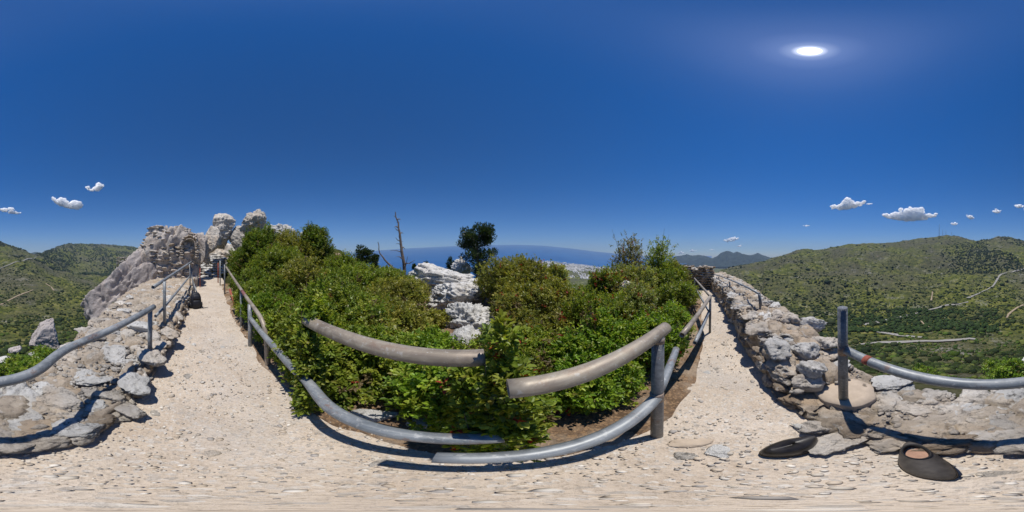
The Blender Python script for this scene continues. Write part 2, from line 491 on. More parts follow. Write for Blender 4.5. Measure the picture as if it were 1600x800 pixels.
# relief that grows with distance
n1 = ridged(P3 / 260.0, 5, 3).reshape(LX.shape)
n2 = fbm(P3 / 45.0, 5, 9).reshape(LX.shape)
n3 = fbm(P3 / 6.0, 4, 21).reshape(LX.shape)
qpx = np.where(az_px >= 1060, az_px, az_px + 1600)
wv = (sstep(1085, 1130, qpx) * (1 - sstep(1850, 1950, qpx)))[:, None]
LZ += wv * (n1 * 26 * sstep(200, 800, rr) * (1 - 0.75 * sstep(1050, 1400, rr)) + n2 * np.clip(rr * 0.012, 0, 7) * sstep(20, 80, rr)) + n3 * np.clip(rr * 0.01, 0, 0.9) * sstep(15, 60, rr) * (1 - sstep(2000, 4000, rr))
# the ridge the path runs on
def outer_edge(x): return np.interp(x, [-14, -9, -5, -2.5, -1.2, 0, 0.8, 2.2, 3.5, 6.5, 9, 13], [-3, -2.6, -2.5, -2.05, -1.55, -1.3, -1.3, -1.3, -1.25, -1.1, -0.6, -0.6])
def ridge_z(x, y):
    d1 = np.clip(outer_edge(x) + 0.1 - y, 0, None)
    d2 = np.clip(y - np.interp(x, [-10, -4, 0, 2, 4, 9], [11, 10, 10, 6.6, 5.2, 4.2]), 0, None)
    d3 = np.clip(np.abs(x + 2) - 17, 0, None)
    up = 2.4 * sstep(5.8, 10.5, -x) * sstep(1.6, 4.5, y)
    return -0.10 + up - 1.35 * d1 - 0.9 * d2 - 0.5 * d3
near = 1 - sstep(14, 34, rr)
LZ = near * ridge_z(LX, LY) + (1 - near) * LZ
def land_z(x, y):
    r = math.hypot(x, y); px = (718 + math.degrees(math.atan2(x, y)) / 0.225) % 1600
    i = px / 1600 * NA; i0 = int(i) % NA; fi = i - int(i)
    j = np.interp(r, r_g, np.arange(len(r_g))); j0 = min(int(j), len(r_g) - 2); fj = j - j0
    i1 = (i0 + 1) % NA
    return (LZ[i0, j0] * (1 - fj) + LZ[i0, j0 + 1] * fj) * (1 - fi) + (LZ[i1, j0] * (1 - fj) + LZ[i1, j0 + 1] * fj) * fi
def land_hit(px, py):
    i = int(round(px / 1600 * NA)) % NA
    ray = CAMZ + r_g * math.tan(elev(py))
    ok = np.where((LZ[i] > ray) & (r_g > 35))[0]
    if len(ok) == 0: return None
    k = ok[0]
    a0, a1 = ray[k - 1] - LZ[i, k - 1], ray[k] - LZ[i, k]
    t = a0 / (a0 - a1 + 1e-9)
    r = r_g[k - 1] + t * (r_g[k] - r_g[k - 1])
    return at_range(px, py, r)
V = np.stack([LX, LY, LZ], -1).reshape(-1, 3)
ground = link('ground', mesh_np('ground', V, grid_faces(NA, len(r_g), True)[:, ::-1], True), M['terrain'])
tag(ground, 'scrub covered hillsides and valley floor', kind='structure')

# sea
spx = np.linspace(420, 1112, 300); su = np.linspace(0, 1, 80)
coast = np.interp(spx, [420, 700, 790, 850, 1000, 1045, 1085, 1112], [900, 950, 1500, 2450, 2700, 3000, 5600, 6000])
srg = coast[:, None] * (12000 / coast[:, None]) ** su[None, :]
SA = np.radians((spx - 718) * 0.225)[:, None]
sz = -250 + 251.6 * np.clip((srg - 2700) / 9300, 0, 1) ** 1.6 + srg * lift_at(spx)[:, None] * sstep(700, 1900, srg) + 3.0 * (su[None, :] > 0.02)
V = np.stack([srg * np.sin(SA), srg * np.cos(SA), sz], -1).reshape(-1, 3)
sea = link('sea', mesh_np('sea', V, grid_faces(300, 80)[:, ::-1], True), M['sea'])
tag(sea, 'deep blue sea beyond the coastal plain', kind='structure')

# distant mountains
def mountain(name, pts, r0, depth, label, zbase=-260, seed=1):
    pts = np.array(pts, float)
    px = np.linspace(pts[0, 0], pts[-1, 0], 220)
    jag = fbm(np.stack([px * 0.12, px * 0, px * 0], -1), 4, seed) * 1.6
    y = np.interp(px, pts[:, 0], pts[:, 1]) + jag
    top = CAMZ + r0 * np.tan(np.radians((400 - y) * 0.225))
    n = 26
    rows = []
    for k in range(n):
        t = k / (n - 1) * 2 - 1                      # -1 near foot, 0 crest, 1 far foot
        r = r0 + t * depth
        z = top - (top - zbase) * abs(t) ** 0.85
        a = np.radians((px - 718) * 0.225)
        p = np.stack([r * np.sin(a), r * np.cos(a), z], -1)
        rel = ridged(np.stack([p[:, 0], p[:, 1], p[:, 2] * 0.4], -1) / (r0 * 0.055), 4, seed + 5)
        p[:, 2] += rel * r0 * 0.014 * (1 - abs(abs(t) - 0.5) * 2) 
        rows.append(p)
    V = np.stack(rows, 1).reshape(-1, 3)
    o = link(name, mesh_np(name, V, grid_faces(220, n)[:, ::-1], True), M['mountain'])
    tag(o, label, kind='structure'); return o
mountain('mountain', [(1062, 432), (1082, 418), (1098, 405), (1107, 401), (1112, 403.5), (1120, 400), (1127, 394), (1134, 391.5), (1141, 391), (1147, 393.5), (1152, 392.5), (1160, 396.5), (1170, 398), (1178, 396), (1184, 394), (1192, 397.5), (1210, 403), (1228, 405), (1260, 418), (1290, 440)], 5000, 1100, 'jagged blue mountain beyond the wall', seed=3)
mountain('mountain', [(1005, 440), (1030, 414), (1045, 404), (1056, 400), (1066, 399), (1073, 397), (1080, 398.5), (1092, 398), (1105, 400), (1130, 408), (1180, 430)], 5500, 700, 'pale far ridge left of the jagged mountain', seed=11)
mountain('mountain', [(1630, 410), (1640, 398), (1648, 394), (1656, 393), (1664, 394), (1676, 399), (1700, 410)], 4900, 900, 'hazy far ridge in the gap between two hills', seed=17)

# roads in the valley
def ribbon(name, pixels, width, mat, label, lift=1.0):
    P = [land_hit(px % 1600, py) for px, py in pixels]
    P = [p for p in P if p is not None]
    Q = []
    for a, b in zip(P[:-1], P[1:]):
        n = max(2, int((b - a).length / 12))
        for k in range(n):
            q = a.lerp(b, k / n); Q.append(q)
    Q.append(P[-1])
    Q = np.array([(q.x, q.y) for q in Q])
    for _ in range(3):
        Q[1:-1] = 0.25 * Q[:-2] + 0.5 * Q[1:-1] + 0.25 * Q[2:]
    T = np.gradient(Q, axis=0); T /= np.linalg.norm(T, axis=1)[:, None] + 1e-9
    N = np.stack([-T[:, 1], T[:, 0]], -1)
    wob = np.interp(np.arange(len(Q)), np.arange(0, len(Q) + 3, 3), rng.uniform(0.45, 1.5, len(np.arange(0, len(Q) + 3, 3))))
    rows = []
    for s in (-1.0, -0.5, 0, 0.5, 1.0):
        X = Q + N * (s * width / 2 * wob)[:, None]
        z = np.array([land_z(x, y) for x, y in X]) + lift
        rows.append(np.column_stack([X, z]))
    zc = rows[2][:, 2]
    for rws in rows: rws[:, 2] = np.maximum(rws[:, 2], zc - 0.3)
    V = np.stack(rows, 1).reshape(-1, 3)
    me = mesh_np(name, V, grid_faces(len(Q), 5), True)
    o = link(name, me, mat); tag(o, label, kind='structure'); return o
ribbon('road', [(1350, 508), (1372, 504), (1400, 497), (1430, 490), (1460, 482), (1490, 476), (1513, 472)], 7.5, M['asphalt'], 'pale road running up the valley')
ribbon('road', [(1512, 466), (1528, 459), (1545, 452), (1555, 443), (1560, 432), (1570, 427), (1585, 424), (1600, 419), (1615, 414), (1635, 409), (1657, 402)], 8.5, M['asphalt'], 'pale road bending up to the saddle', 1.5)
ribbon('road', [(1316, 511), (1342, 514), (1370, 519), (1405, 525), (1440, 528)], 5.5, M['asphalt'], 'pale lower road among the young pines')
ribbon('road', [(1345, 539), (1380, 534.5), (1412, 536), (1446, 532.5), (1480, 534), (1506, 530), (1524, 531)], 4.5, M['asphalt'], 'grey parking strip on the valley floor')
ribbon('track', [(1573, 497), (1575, 491), (1582, 486), (1600, 476), (1615, 468), (1632, 461), (1652, 453)], 5.0, M['track'], 'sandy dirt track crossing the lower slope')
ribbon('track', [(1434, 497), (1440, 502), (1446, 509), (1450, 512)], 4.0, M['track'], 'short sandy track below the pale road')
ribbon('track', [(1671, 443), (1678, 447), (1684, 454)], 5.0, M['track'], 'short pale track on the far valley side')
ribbon('track', [(1455, 470), (1456, 464), (1457, 456)], 4.0, M['track'], 'narrow bare strip climbing the hillside')

# scrub on the slopes: bush blobs, one mass
def blobs(name, n, az_range, r_range, size, seed, cols, label, accept=None, tall=1.0, sizepow=0.0):
    g = np.random.default_rng(seed)
    px = g.uniform(*az_range, n) % 1600
    r = np.exp(g.uniform(math.log(r_range[0]), math.log(r_range[1]), n))
    a = np.radians((px - 718) * 0.225)
    x, y = r * np.sin(a), r * np.cos(a)
    if accept is not None:
        k = accept(px, r, x, y, g); px, r, x, y = px[k], r[k], x[k], y[k]
    z = np.array([land_z(u, v) for u, v in zip(x, y)])
    s = size[0] * g.lognormal(0, size[1], len(x)) * (r / r_range[0]) ** sizepow
    bv, bf = ICO[1]
    nv = len(bv)
    jit = 1 + g.uniform(-0.28, 0.28, (len(x), nv))
    rot = g.uniform(0, 6.28, len(x)); c_, s_ = np.cos(rot), np.sin(rot)
    bx = bv[None, :, 0] * c_[:, None] - bv[None, :, 1] * s_[:, None]
    by = bv[None, :, 0] * s_[:, None] + bv[None, :, 1] * c_[:, None]
    bz = np.broadcast_to(bv[None, :, 2], bx.shape)
    VV = np.stack([x[:, None] + s[:, None] * bx * jit, y[:, None] + s[:, None] * by * jit, z[:, None] + s[:, None] * (0.35 + bz * 0.75 * jit) * tall], -1).reshape(-1, 3)
    FF = (bf[None] + (np.arange(len(x)) * nv)[:, None, None]).reshape(-1, 3)
    cols = np.array(cols)
    cc = cols[g.integers(0, len(cols), len(x))] * g.uniform(0.7, 1.3, (len(x), 1))
    o = link(name, mesh_np(name, VV, FF, True, np.repeat(cc, nv, 0)), M['bushblob'])
    tag(o, label, kind='stuff'); return o
tb = NT('scrub_bush')
_a = tb.n.new('ShaderNodeAttribute'); _a.attribute_name = 'tint'
M['bushblob'] = tb.done(_a.outputs['Color'], 0.9, tb.bump(tb.noise(1.2, 6, 0.8), 1.0, 0.6), 0.1)
GREENS = [(0.030, 0.045, 0.014), (0.042, 0.062, 0.018), (0.055, 0.075, 0.022), (0.036, 0.046, 0.020), (0.075, 0.09, 0.03)]
DARKS = [(0.018, 0.030, 0.012), (0.024, 0.038, 0.015), (0.030, 0.046, 0.018)]
def patchy(scale, thr, sd_):
    return lambda px, r, x, y, g: fbm(np.stack([x, y, x * 0], -1) / scale, 3, sd_) + g.uniform(-0.25, 0.25, len(x)) > thr
blobs('scrub', 26000, (1120, 1850), (60, 1600), (1.05, 0.45), 5, GREENS + GREENS + DARKS, 'low green scrub dotting the valley slopes', patchy(90, -0.25, 4), 0.8, 0.33)
blobs('woodland', 6500, (1470, 1640), (700, 1700), (4.0, 0.3), 6, DARKS, 'dark pine wood below the hill crest', lambda px, r, x, y, g: (r > 760 + 300 * g.random(len(r)) ** 2) & (np.where(px < 800, px + 1600, px) + (r - 1100) * -0.05 > 1500 + g.uniform(-40, 40, len(px))) & (fbm(np.stack([x, y, x * 0], -1) / 160, 3, 8) > -0.15), 1.2)
blobs('woodland', 5000, (1655, 1850), (1100, 2500), (6.0, 0.3), 12, DARKS, 'dark wood on the farther rounded mountain', patchy(220, -0.2, 14), 1.1)
blobs('woodland', 2600, (1310, 1560), (185, 330), (1.9, 0.3), 9, [(0.035, 0.062, 0.018), (0.045, 0.075, 0.022), (0.03, 0.05, 0.018)], 'young green pines planted on the valley floor', patchy(30, -0.02, 5), 1.35)
blobs('scrub', 2500, (1370, 1800), (40, 190), (0.75, 0.45), 15, [(0.075, 0.12, 0.02), (0.09, 0.14, 0.026), (0.05, 0.085, 0.02), (0.12, 0.14, 0.035)], 'bright green bushes on the near valley slope', patchy(14, 0.05, 6), 0.85, 0.35)

blobs('scrub', 900, (1330, 1600), (105, 180), (0.9, 0.35), 19, [(0.045, 0.075, 0.02), (0.06, 0.095, 0.024), (0.035, 0.055, 0.018)], 'dark green bushes beside the valley parking strip', patchy(16, -0.05, 16), 1.0)
# town on the coastal plain
def town():
    g = np.random.default_rng(31)
    bx = np.array([(-1, -1, 0), (1, -1, 0), (1, 1, 0), (-1, 1, 0), (-1, -1, 1), (1, -1, 1), (1, 1, 1), (-1, 1, 1)], float)
    bf = np.array([(0, 1, 5, 4), (1, 2, 6, 5), (2, 3, 7, 6), (3, 0, 4, 7), (4, 5, 6, 7)])
    n = 9000
    px = g.uniform(800, 1060, n); r = np.exp(g.uniform(math.log(1500), math.log(2740), n))
    a = np.radians((px - 718) * 0.225); x, y = r * np.sin(a), r * np.cos(a)
    k = fbm(np.stack([x, y, x * 0], -1) / 260, 3, 41) + g.uniform(-0.3, 0.3, n) + 0.35 * sstep(1700, 2500, r) > 0.1
    x, y = x[k], y[k]; n = len(x)
    z = np.array([land_z(u, v) for u, v in zip(x, y)])
    w = g.uniform(3, 8, (n, 1)); d = g.uniform(3, 8, (n, 1)); h = g.uniform(4, 14, (n, 1))
    ro = g.uniform(0, 1.57, (n, 1)); c_, s_ = np.cos(ro), np.sin(ro)
    lx, ly = bx[None, :, 0] * w, bx[None, :, 1] * d
    VV = np.stack([x[:, None] + lx * c_ - ly * s_, y[:, None] + lx * s_ + ly * c_, z[:, None] - 1 + bx[None, :, 2] * h], -1).reshape(-1, 3)
    FF = (bf[None] + (np.arange(n) * 8)[:, None, None]).reshape(-1, 4)
    o = link('town', mesh_np('town', VV, FF), M['white'])
    tag(o, 'pale far off town spread along the coast below', kind='stuff')
town()

# ------------------------------------------------------------------ haze
def haze():
    hs, zb, zt = 12400.0, -420.0, 960.0
    bm = bmesh.new(); bmesh.ops.create_cube(bm, size=1.0)
    me = bpy.data.meshes.new('haze'); bm.to_mesh(me); bm.free()
    m = bpy.data.materials.new('haze_air'); m.use_nodes = True
    n, l = m.node_tree.nodes, m.node_tree.links; n.clear()
    out = n.new('ShaderNodeOutputMaterial'); pv = n.new('ShaderNodeVolumePrincipled')
    pv.inputs['Color'].default_value = (0.56, 0.76, 1.0, 1)
    pv.inputs['Density'].default_value = 8.0e-5
    pv.inputs['Anisotropy'].default_value = 0.0
    l.new(pv.outputs[0], out.inputs['Volume'])
    o = link('haze', me, m, loc=(0, 0, (zb + zt) / 2), scl=(2 * hs, 2 * hs, zt - zb))
    tag(o, 'thin blue haze filling the air over valley and sea', kind='stuff')
haze()

# ================================================================== ROCK SHAPES
def rock_np(sub, seed, planes=13, rough=0.10, freq=1.6, cracks=0.05, lo=0.62, boxy=False):
    v, f = ICO[sub]
    g = np.random.default_rng(seed)
    n = g.normal(size=(planes, 3)); n /= np.linalg.norm(n, axis=1)[:, None]
    h = g.uniform(lo, 1.0, planes)
    d = v @ n.T
    r = np.min(np.where(d > 0.05, h[None] / np.maximum(d, 0.05), 9), axis=1)
    r = np.minimum(r, 1.25)
    p = v * r[:, None]
    if boxy:
        p = v / (np.sum(np.abs(v) ** 4, 1) ** 0.25)[:, None]; p = p * np.minimum(1, r[:, None] * 1.12)
    off = g.uniform(-50, 50, 3)
    disp = fbm(p * freq + off, 5 if sub > 3 else 3, seed) * rough
    disp += -cracks * np.clip(ridged(p * freq * 1.5 + off, 3, seed + 3) - 0.35, 0, 1) * 2
    if sub >= 4:
        disp += fbm(p * freq * 6 + off, 4, seed + 7) * rough * 0.35
        disp += (np.clip(ridged(p * freq * 3.2 + off, 3, seed + 11), -0.4, 0.6)) * rough * 0.32
        ax = g.normal(size=3) * 0.5 + np.array([0, 0, 1.0]); ax /= np.linalg.norm(ax)
        tt = (p @ ax) * g.uniform(3.0, 5.0) + fbm(p * 1.7 + off, 3, seed + 13) * 1.1
        fr = tt - np.floor(tt)
        disp += (np.minimum(fr * 1.25, 1) - np.clip((fr - 0.8) * 5, 0, 1) - 0.5) * (0.05 + rough * 0.25) * (0.55 if sub >= 5 else 1.0)
        f1, f2, idv = worley(p * 2.6 + off, seed + 15)
        kk = 0.5 if sub >= 5 else 1.0
        disp += kk * ((idv - 0.5) * 0.10 - np.clip(0.12 - (f2 - f1), 0, 1) * 0.5)
    p = p + v * disp[:, None]
    ext = (p.max(0) - p.min(0)) / 2
    p = (p - (p.max(0) + p.min(0)) / 2) / ext
    return p, f
STONES = []
for k in range(18):
    v_, f_ = rock_np(4, 100 + k, 20, 0.07, 2.6, 0.10, 0.5)
    STONES.append((v_, f_))
STONE_ME = {}
def stone_mesh(k, mat):
    key = (k % 18, mat)
    if key not in STONE_ME:
        me = mesh_np('stone', STONES[key[0]][0], STONES[key[0]][1], False); me.materials.append(M[mat]); STONE_ME[key] = me
    return STONE_ME[key]
SMALL_ME = {}
def small_stone_mesh(k, mat):
    key = (k % 8, mat)
    if key not in SMALL_ME:
        v_, f_ = rock_np(3, 300 + key[0], 14, 0.07, 2.2, 0.06, 0.5)
        me = mesh_np('small_stone', v_, f_, False); me.materials.append(M[mat]); SMALL_ME[key] = me
    return SMALL_ME[key]
def stone(parent, loc, size, rot, mat='stone', k=None, name='stone', small=False):
    k = random.randrange(18) if k is None else k
    me = small_stone_mesh(k, mat) if small else stone_mesh(k, mat)
    return link(name, me, None, parent, loc, rot, size)

# ------------------------------------------------------------------ path
def path_mid(x): return np.interp(x, [-14, -9, 0, 3, 5, 8, 12], [0.3, 0.15, 0.1, 0.05, 0.12, 0.6, 1.3])
def inner_left(x): return np.interp(x, [-14, -9, -5, -1.5, -0.6, 0.0, 0.8], [-0.35, -0.42, -0.5, -0.58, -0.55, -0.66, -0.60])
def inner_right(x): return np.interp(x, [0.6, 1, 1.5, 2.46, 4.9, 8, 10], [-0.60, -0.56, -0.57, -0.5, -0.28, 0.2, 0.5])
def path():
    xs = np.concatenate([np.arange(-14.5, -3, 0.08), np.arange(-3, 3, 0.03), np.arange(3, 11, 0.08)]); us = np.linspace(-1.0, 1.1, 60)
    X = np.broadcast_to(xs[:, None], (len(xs), len(us))); Y = path_mid(xs)[:, None] + us[None, :]
    P = np.stack([X, Y, X * 0], -1).reshape(-1, 3)
    z = fbm(P * 1.3, 3, 2) * 0.018 + fbm(P * 7, 3, 5) * 0.006
    f1, f2, idv = worley(P * 9, 8)
    z += np.where(idv > 0.72, np.clip(f2 - f1, 0, 0.3) * 0.035, 0)
    z = z.reshape(X.shape) + 0.055 * sstep(-0.35, -1.0, us)[None, :] * 0
    V = np.stack([X, Y, z], -1).reshape(-1, 3)
    o = link('path', mesh_np('path', V, grid_faces(len(xs), len(us)), True), M['path'])
    return tag(o, 'pale compacted gravel path along the ridge', kind='structure')
path_o = path()
def soil():
    xs = np.arange(-9, 9, 0.06); us = np.linspace(0, 1, 60) ** 1.5
    edge = 0.62 + 0.0 * xs
    edge = np.interp(xs, [-9, -4, -1.6, -0.5, 0.3, 0.8, 1.4, 3, 6, 9], [0.95, 0.72, 0.72, 0.66, 0.46, 0.36, 0.2, 0.2, 0.55, 1.0])
    edge = edge + fbm(np.stack([xs * 3, xs * 0, xs * 0], -1), 3, 6) * 0.07
    Y = edge[:, None] + us[None, :] * (np.interp(xs, [-10, -4, 0, 2, 4, 9], [10, 9.5, 9.3, 6.0, 4.6, 3.6]) - edge)[:, None]
    X = np.broadcast_to(xs[:, None], Y.shape)
    P = np.stack([X, Y, X * 0], -1).reshape(-1, 3)
    z = 0.015 + fbm(P * 1.1, 4, 12).reshape(X.shape) * 0.10 * sstep(0.0, 0.2, us)[None, :] + 0.02 * sstep(0, 0.03, us)[None, :] + fbm(P * 9, 3, 4).reshape(X.shape) * 0.012
    z = np.where(us[None, :] < 0.0005, z - 0.03, z)
    z = z + 2.4 * sstep(5.8, 10.5, -X) * sstep(1.6, 4.5, Y)
    V = np.stack([X, Y, z], -1).reshape(-1, 3)
    o = link('soil', mesh_np('soil', V, grid_faces(len(xs), 60), True), M['soil'])
    tag(o, 'brown leaf litter under the shrubs', kind='structure')
soil()
def gravel():
    g = np.random.default_rng(3)
    n = 4600
    r = 0.15 + 4.2 * g.random(n) ** 1.3; a = g.uniform(0, 6.283, n)
    x = r * np.cos(a) * 1.5; y = path_mid(x) + g.uniform(-0.75, 0.85, n)
    s = np.clip(g.lognormal(math.log(0.0068), 0.5, n), 0.003, 0.022)
    bv, bf = ICO[1]; nv = len(bv)
    jit = 1 + g.uniform(-0.3, 0.3, (n, nv))
    ro = g.uniform(0, 6.28, n); c_, s_ = np.cos(ro), np.sin(ro)
    el = g.uniform(0.6, 1.5, n)
    lx = bv[None, :, 0] * jit * s[:, None] * el[:, None]; ly = bv[None, :, 1] * jit * s[:, None]; lz = bv[None, :, 2] * jit * s[:, None] * 0.5
    VV = np.stack([x[:, None] + lx * c_[:, None] - ly * s_[:, None], y[:, None] + lx * s_[:, None] + ly * c_[:, None], 0.006 + lz], -1).reshape(-1, 3)
    FF = (bf[None] + (np.arange(n) * nv)[:, None, None]).reshape(-1, 3)
    pal = np.array([(0.56, 0.50, 0.42), (0.48, 0.42, 0.35), (0.66, 0.61, 0.54), (0.50, 0.42, 0.33), (0.36, 0.33, 0.30)])
    cc = pal[g.integers(0, 5, n)] * g.uniform(0.8, 1.15, (n, 1))
    t = NT('gravel_stone'); at = t.n.new('ShaderNodeAttribute'); at.attribute_name = 'tint'
    m = t.done(at.outputs['Color'], 0.9, None, 0.2)
    o = link('gravel', mesh_np('gravel', VV, FF, False, np.repeat(cc, nv, 0)), m)
    tag(o, 'loose gravel scattered over the path', kind='stuff')
gravel()
# larger flat stones bedded in the path
for k in range(24):
    x = random.uniform(-3.2, 3.4); y = float(path_mid(x)) + random.uniform(-0.6, 0.5)
    s = random.uniform(0.02, 0.055)
    stone(path_o, (x, y, -0.004), (s * random.uniform(1, 1.7), s, s * 0.35), (0, 0, random.uniform(0, 6.28)), random.choice(['stone', 'stone', 'stone_white']), name='embedded_stone', small=True)
# ------------------------------------------------------------------ walls
def wall_core(name, xs, inner, outer, top, mat, seed, foot=-0.06, drop=2.6):
    """inner/outer/top: functions of x. A rubble core of a dry wall, path side first."""
    prof = []
    na, nb, nc = 10, 34, 14
    rows = []
    for x in xs:
        yi, yo, h = float(inner(x)), float(outer(x)), float(top(x))
        pts = []
        for t in np.linspace(0, 1, na, endpoint=False):
            pts.append((x, yi + 0.04 - 0.05 * t, foot + (h - foot) * t))
        for t in np.linspace(0, 1, nb, endpoint=False):
            pts.append((x, yi - 0.01 + (yo - yi) * t, h + 0.03 * math.sin(t * 3.1)))
        for t in np.linspace(0, 1, nc):
            pts.append((x, yo - 0.6 * t * drop, h - drop * t))
        rows.append(pts)
    V = np.array(rows); nv = V.shape[1]; V = V.reshape(-1, 3)
    f1, f2, idv = worley(V * np.array([3.6, 4.6, 5.0]), seed)
    crack = np.clip((f2 - f1) * 10, 0, 1)
    up = np.tile(np.concatenate([np.full(na, 0.45), np.full(nb, 1.0), np.full(nc, 0.4)]), len(xs))
    side = np.tile(np.concatenate([np.full(na, 1.0), np.linspace(0.3, -0.3, nb), np.full(nc, -1.0)]), len(xs))
    amp = (idv - 0.45) * 0.11 * crack - (1 - crack) * 0.06
    fine = fbm(V * 6, 4, seed + 2) * 0.035 + fbm(V * 22, 3, seed + 4) * 0.010
    V[:, 2] += up * (amp + fine)
    V[:, 1] += side * (amp * 0.6 + fine)
    V[:, 0] += fbm(V * 4, 3, seed + 9) * 0.02
    nearf = np.hypot(V[:, 0] - 0.80, V[:, 1] + 0.74) < 0.34
    V[nearf, 2] = np.minimum(V[nearf, 2], 0.125)
    return mesh_np(name, V, grid_faces(len(xs), nv), False)
def top_left(x): return np.interp(x, [-9, -5, -3, -1.5, -0.4, 0.7, 1.0], [0.5, 0.36, 0.26, 0.2, 0.11, 0.10, 0.10])
def top_right(x): return np.interp(x, [0.7, 1.0, 1.6, 2.5, 9.5], [0.08, 0.15, 0.38, 0.53, 0.62])
wall_l = empty('stone_wall', (-3, -1.2, 0)); tag(wall_l, 'low broad rubble wall between path and valley, carrying the long pipe rail', 'wall')
def child_link(name, me, mat, parent, **k):
    o = link(name, me, mat, parent, **k); o.matrix_parent_inverse = Matrix.Translation(-Vector(parent.location)) if parent.type == 'EMPTY' and parent.rotation_euler.z == 0 else Matrix(); return o
core = child_link('rubble_core', wall_core('rubble_core', np.arange(-9, 0.95, 0.035), inner_left, outer_edge, top_left, None, 50), M['mortar'], wall_l)
wall_r = empty('stone_wall', (4, -0.9, 0)); tag(wall_r, 'taller rough parapet wall running from the round footing to the ruined turret', 'wall')
core = child_link('rubble_core', wall_core('rubble_core', np.arange(0.9, 9.6, 0.035), inner_right, outer_edge, top_right, None, 77), M['mortar'], wall_r)
def wstone(parent, loc, size, rot, mat, name='stone', small=False):
    o = stone(parent, loc, size, rot, mat, None, name, small)
    o.matrix_parent_inverse = Matrix.Translation(-Vector(parent.location)); return o
def dress_wall(parent, x0, x1, inner, outer, top, n_top, n_face, rs, topmats, facemats):
    g = random.Random(rs)
    for k in range(n_top):
        x = g.uniform(x0, x1); t = g.random()
        yi, yo, h = float(inner(x)), float(outer(x)), float(top(x))
        y = yi + (yo - yi) * (0.06 + 0.9 * t)
        if (Vector((x, y)) - Vector((0.80, -0.72))).length < 0.36: continue
        s = g.uniform(0.06, 0.16) * (1.15 if t < 0.2 else 1)
        wstone(parent, (x, y, h - 0.01 + g.uniform(-0.03, 0.02)), (s * g.uniform(0.9, 1.6), s, s * g.uniform(0.35, 0.6)), (g.uniform(-0.2, 0.2), g.uniform(-0.2, 0.2), g.uniform(0, 6.28)), g.choice(topmats))
    for k in range(n_face):
        x = x0 + (x1 - x0) * (k + g.random()) / n_face
        yi, h = float(inner(x)), float(top(x))
        s = g.uniform(0.06, 0.13)
        z = g.uniform(0.02, max(0.05, h))
        wstone(parent, (x, yi - 0.02 + g.uniform(-0.03, 0.03), z), (s * g.uniform(1.0, 1.7), s, s * g.uniform(0.5, 0.8)), (g.uniform(-0.25, 0.25), g.uniform(-0.3, 0.3), g.uniform(-0.5, 0.5)), g.choice(facemats))
dress_wall(wall_l, -6.5, 0.75, inner_left, outer_edge, top_left, 190, 80, 4, ['stone', 'stone', 'stone_white'], ['stone', 'stone', 'stone_brown'])
dress_wall(wall_r, 1.15, 8.8, inner_right, outer_edge, top_right, 185, 100, 5, ['stone', 'stone_white', 'stone'], ['stone', 'stone_brown', 'stone_brown'])
def rubble():
    g = np.random.default_rng(13); n = 5200
    x = np.where(g.random(n) < 0.6, g.uniform(-5, 0.85, n), g.uniform(1.0, 6.5, n)); u = g.random(n)
    left = x < 0.9
    yi = np.where(left, inner_left(x), inner_right(x)); yo = outer_edge(x); tp = np.where(left, top_left(x), top_right(x))
    y = yi + (yo - yi) * (0.02 + 0.96 * u)
    z = tp + g.uniform(-0.02, 0.045, n)
    keep = np.hypot(x - 0.80, y + 0.72) > 0.28
    x, y, z = x[keep], y[keep], z[keep]; n = len(x)
    s = np.clip(g.lognormal(math.log(0.014), 0.55, n), 0.005, 0.05)
    bv, bf = ICO[1]; nv = len(bv); jit = 1 + g.uniform(-0.35, 0.35, (n, nv)); ro = g.uniform(0, 6.28, n); c_, s_ = np.cos(ro), np.sin(ro)
    lx = bv[None, :, 0] * jit * s[:, None] * 1.3; ly = bv[None, :, 1] * jit * s[:, None]; lz = bv[None, :, 2] * jit * s[:, None] * 0.6
    VV = np.stack([x[:, None] + lx * c_[:, None] - ly * s_[:, None], y[:, None] + lx * s_[:, None] + ly * c_[:, None], z[:, None] + lz], -1).reshape(-1, 3)
    o = link('rubble', mesh_np('rubble', VV, (bf[None] + (np.arange(n) * nv)[:, None, None]).reshape(-1, 3)), M['stone'])
    tag(o, 'loose stone chips on the wall tops', kind='stuff')
rubble()
# named big blocks seen close by
for px, py, z, s, rz, mt in [
    (120, 668, 0.14, (0.155, 0.13, 0.085), 0.4, 'stone_white'), (235, 560, 0.28, (0.20, 0.15, 0.13), 0.9, 'stone'), (210, 600, 0.2, (0.22, 0.15, 0.10), 0.5, 'stone_white'),
    (200, 640, 0.12, (0.15, 0.10, 0.07), 0.7, 'stone'), (60, 690, 0.10, (0.17, 0.09, 0.06), 0.1, 'stone'), (40, 625, 0.14, (0.16, 0.13, 0.06), 0.3, 'stone_white'), (5, 628, 0.14, (0.12, 0.1, 0.05), 1.0, 'stone'),
    (180, 555, 0.24, (0.24, 0.17, 0.06), 0.8, 'stone_white'), (150, 525, 0.25, (0.25, 0.2, 0.1), 0.2, 'stone'), (265, 520, 0.3, (0.2, 0.13, 0.1), 1.2, 'stone'), (215, 510, 0.3, (0.3, 0.2, 0.12), 1.2, 'stone_white'),
    (1310, 692, 0.05, (0.155, 0.115, 0.055), 1.2, 'stone'), (1290, 668, 0.06, (0.14, 0.09, 0.05), 0.9, 'stone'), (1255, 668, 0.04, (0.10, 0.06, 0.04), 0.4, 'stone_white')]:
    wstone(wall_l, on_level(px, py, z), s, (random.uniform(-.15, .15), random.uniform(-.15, .15), rz), mt)
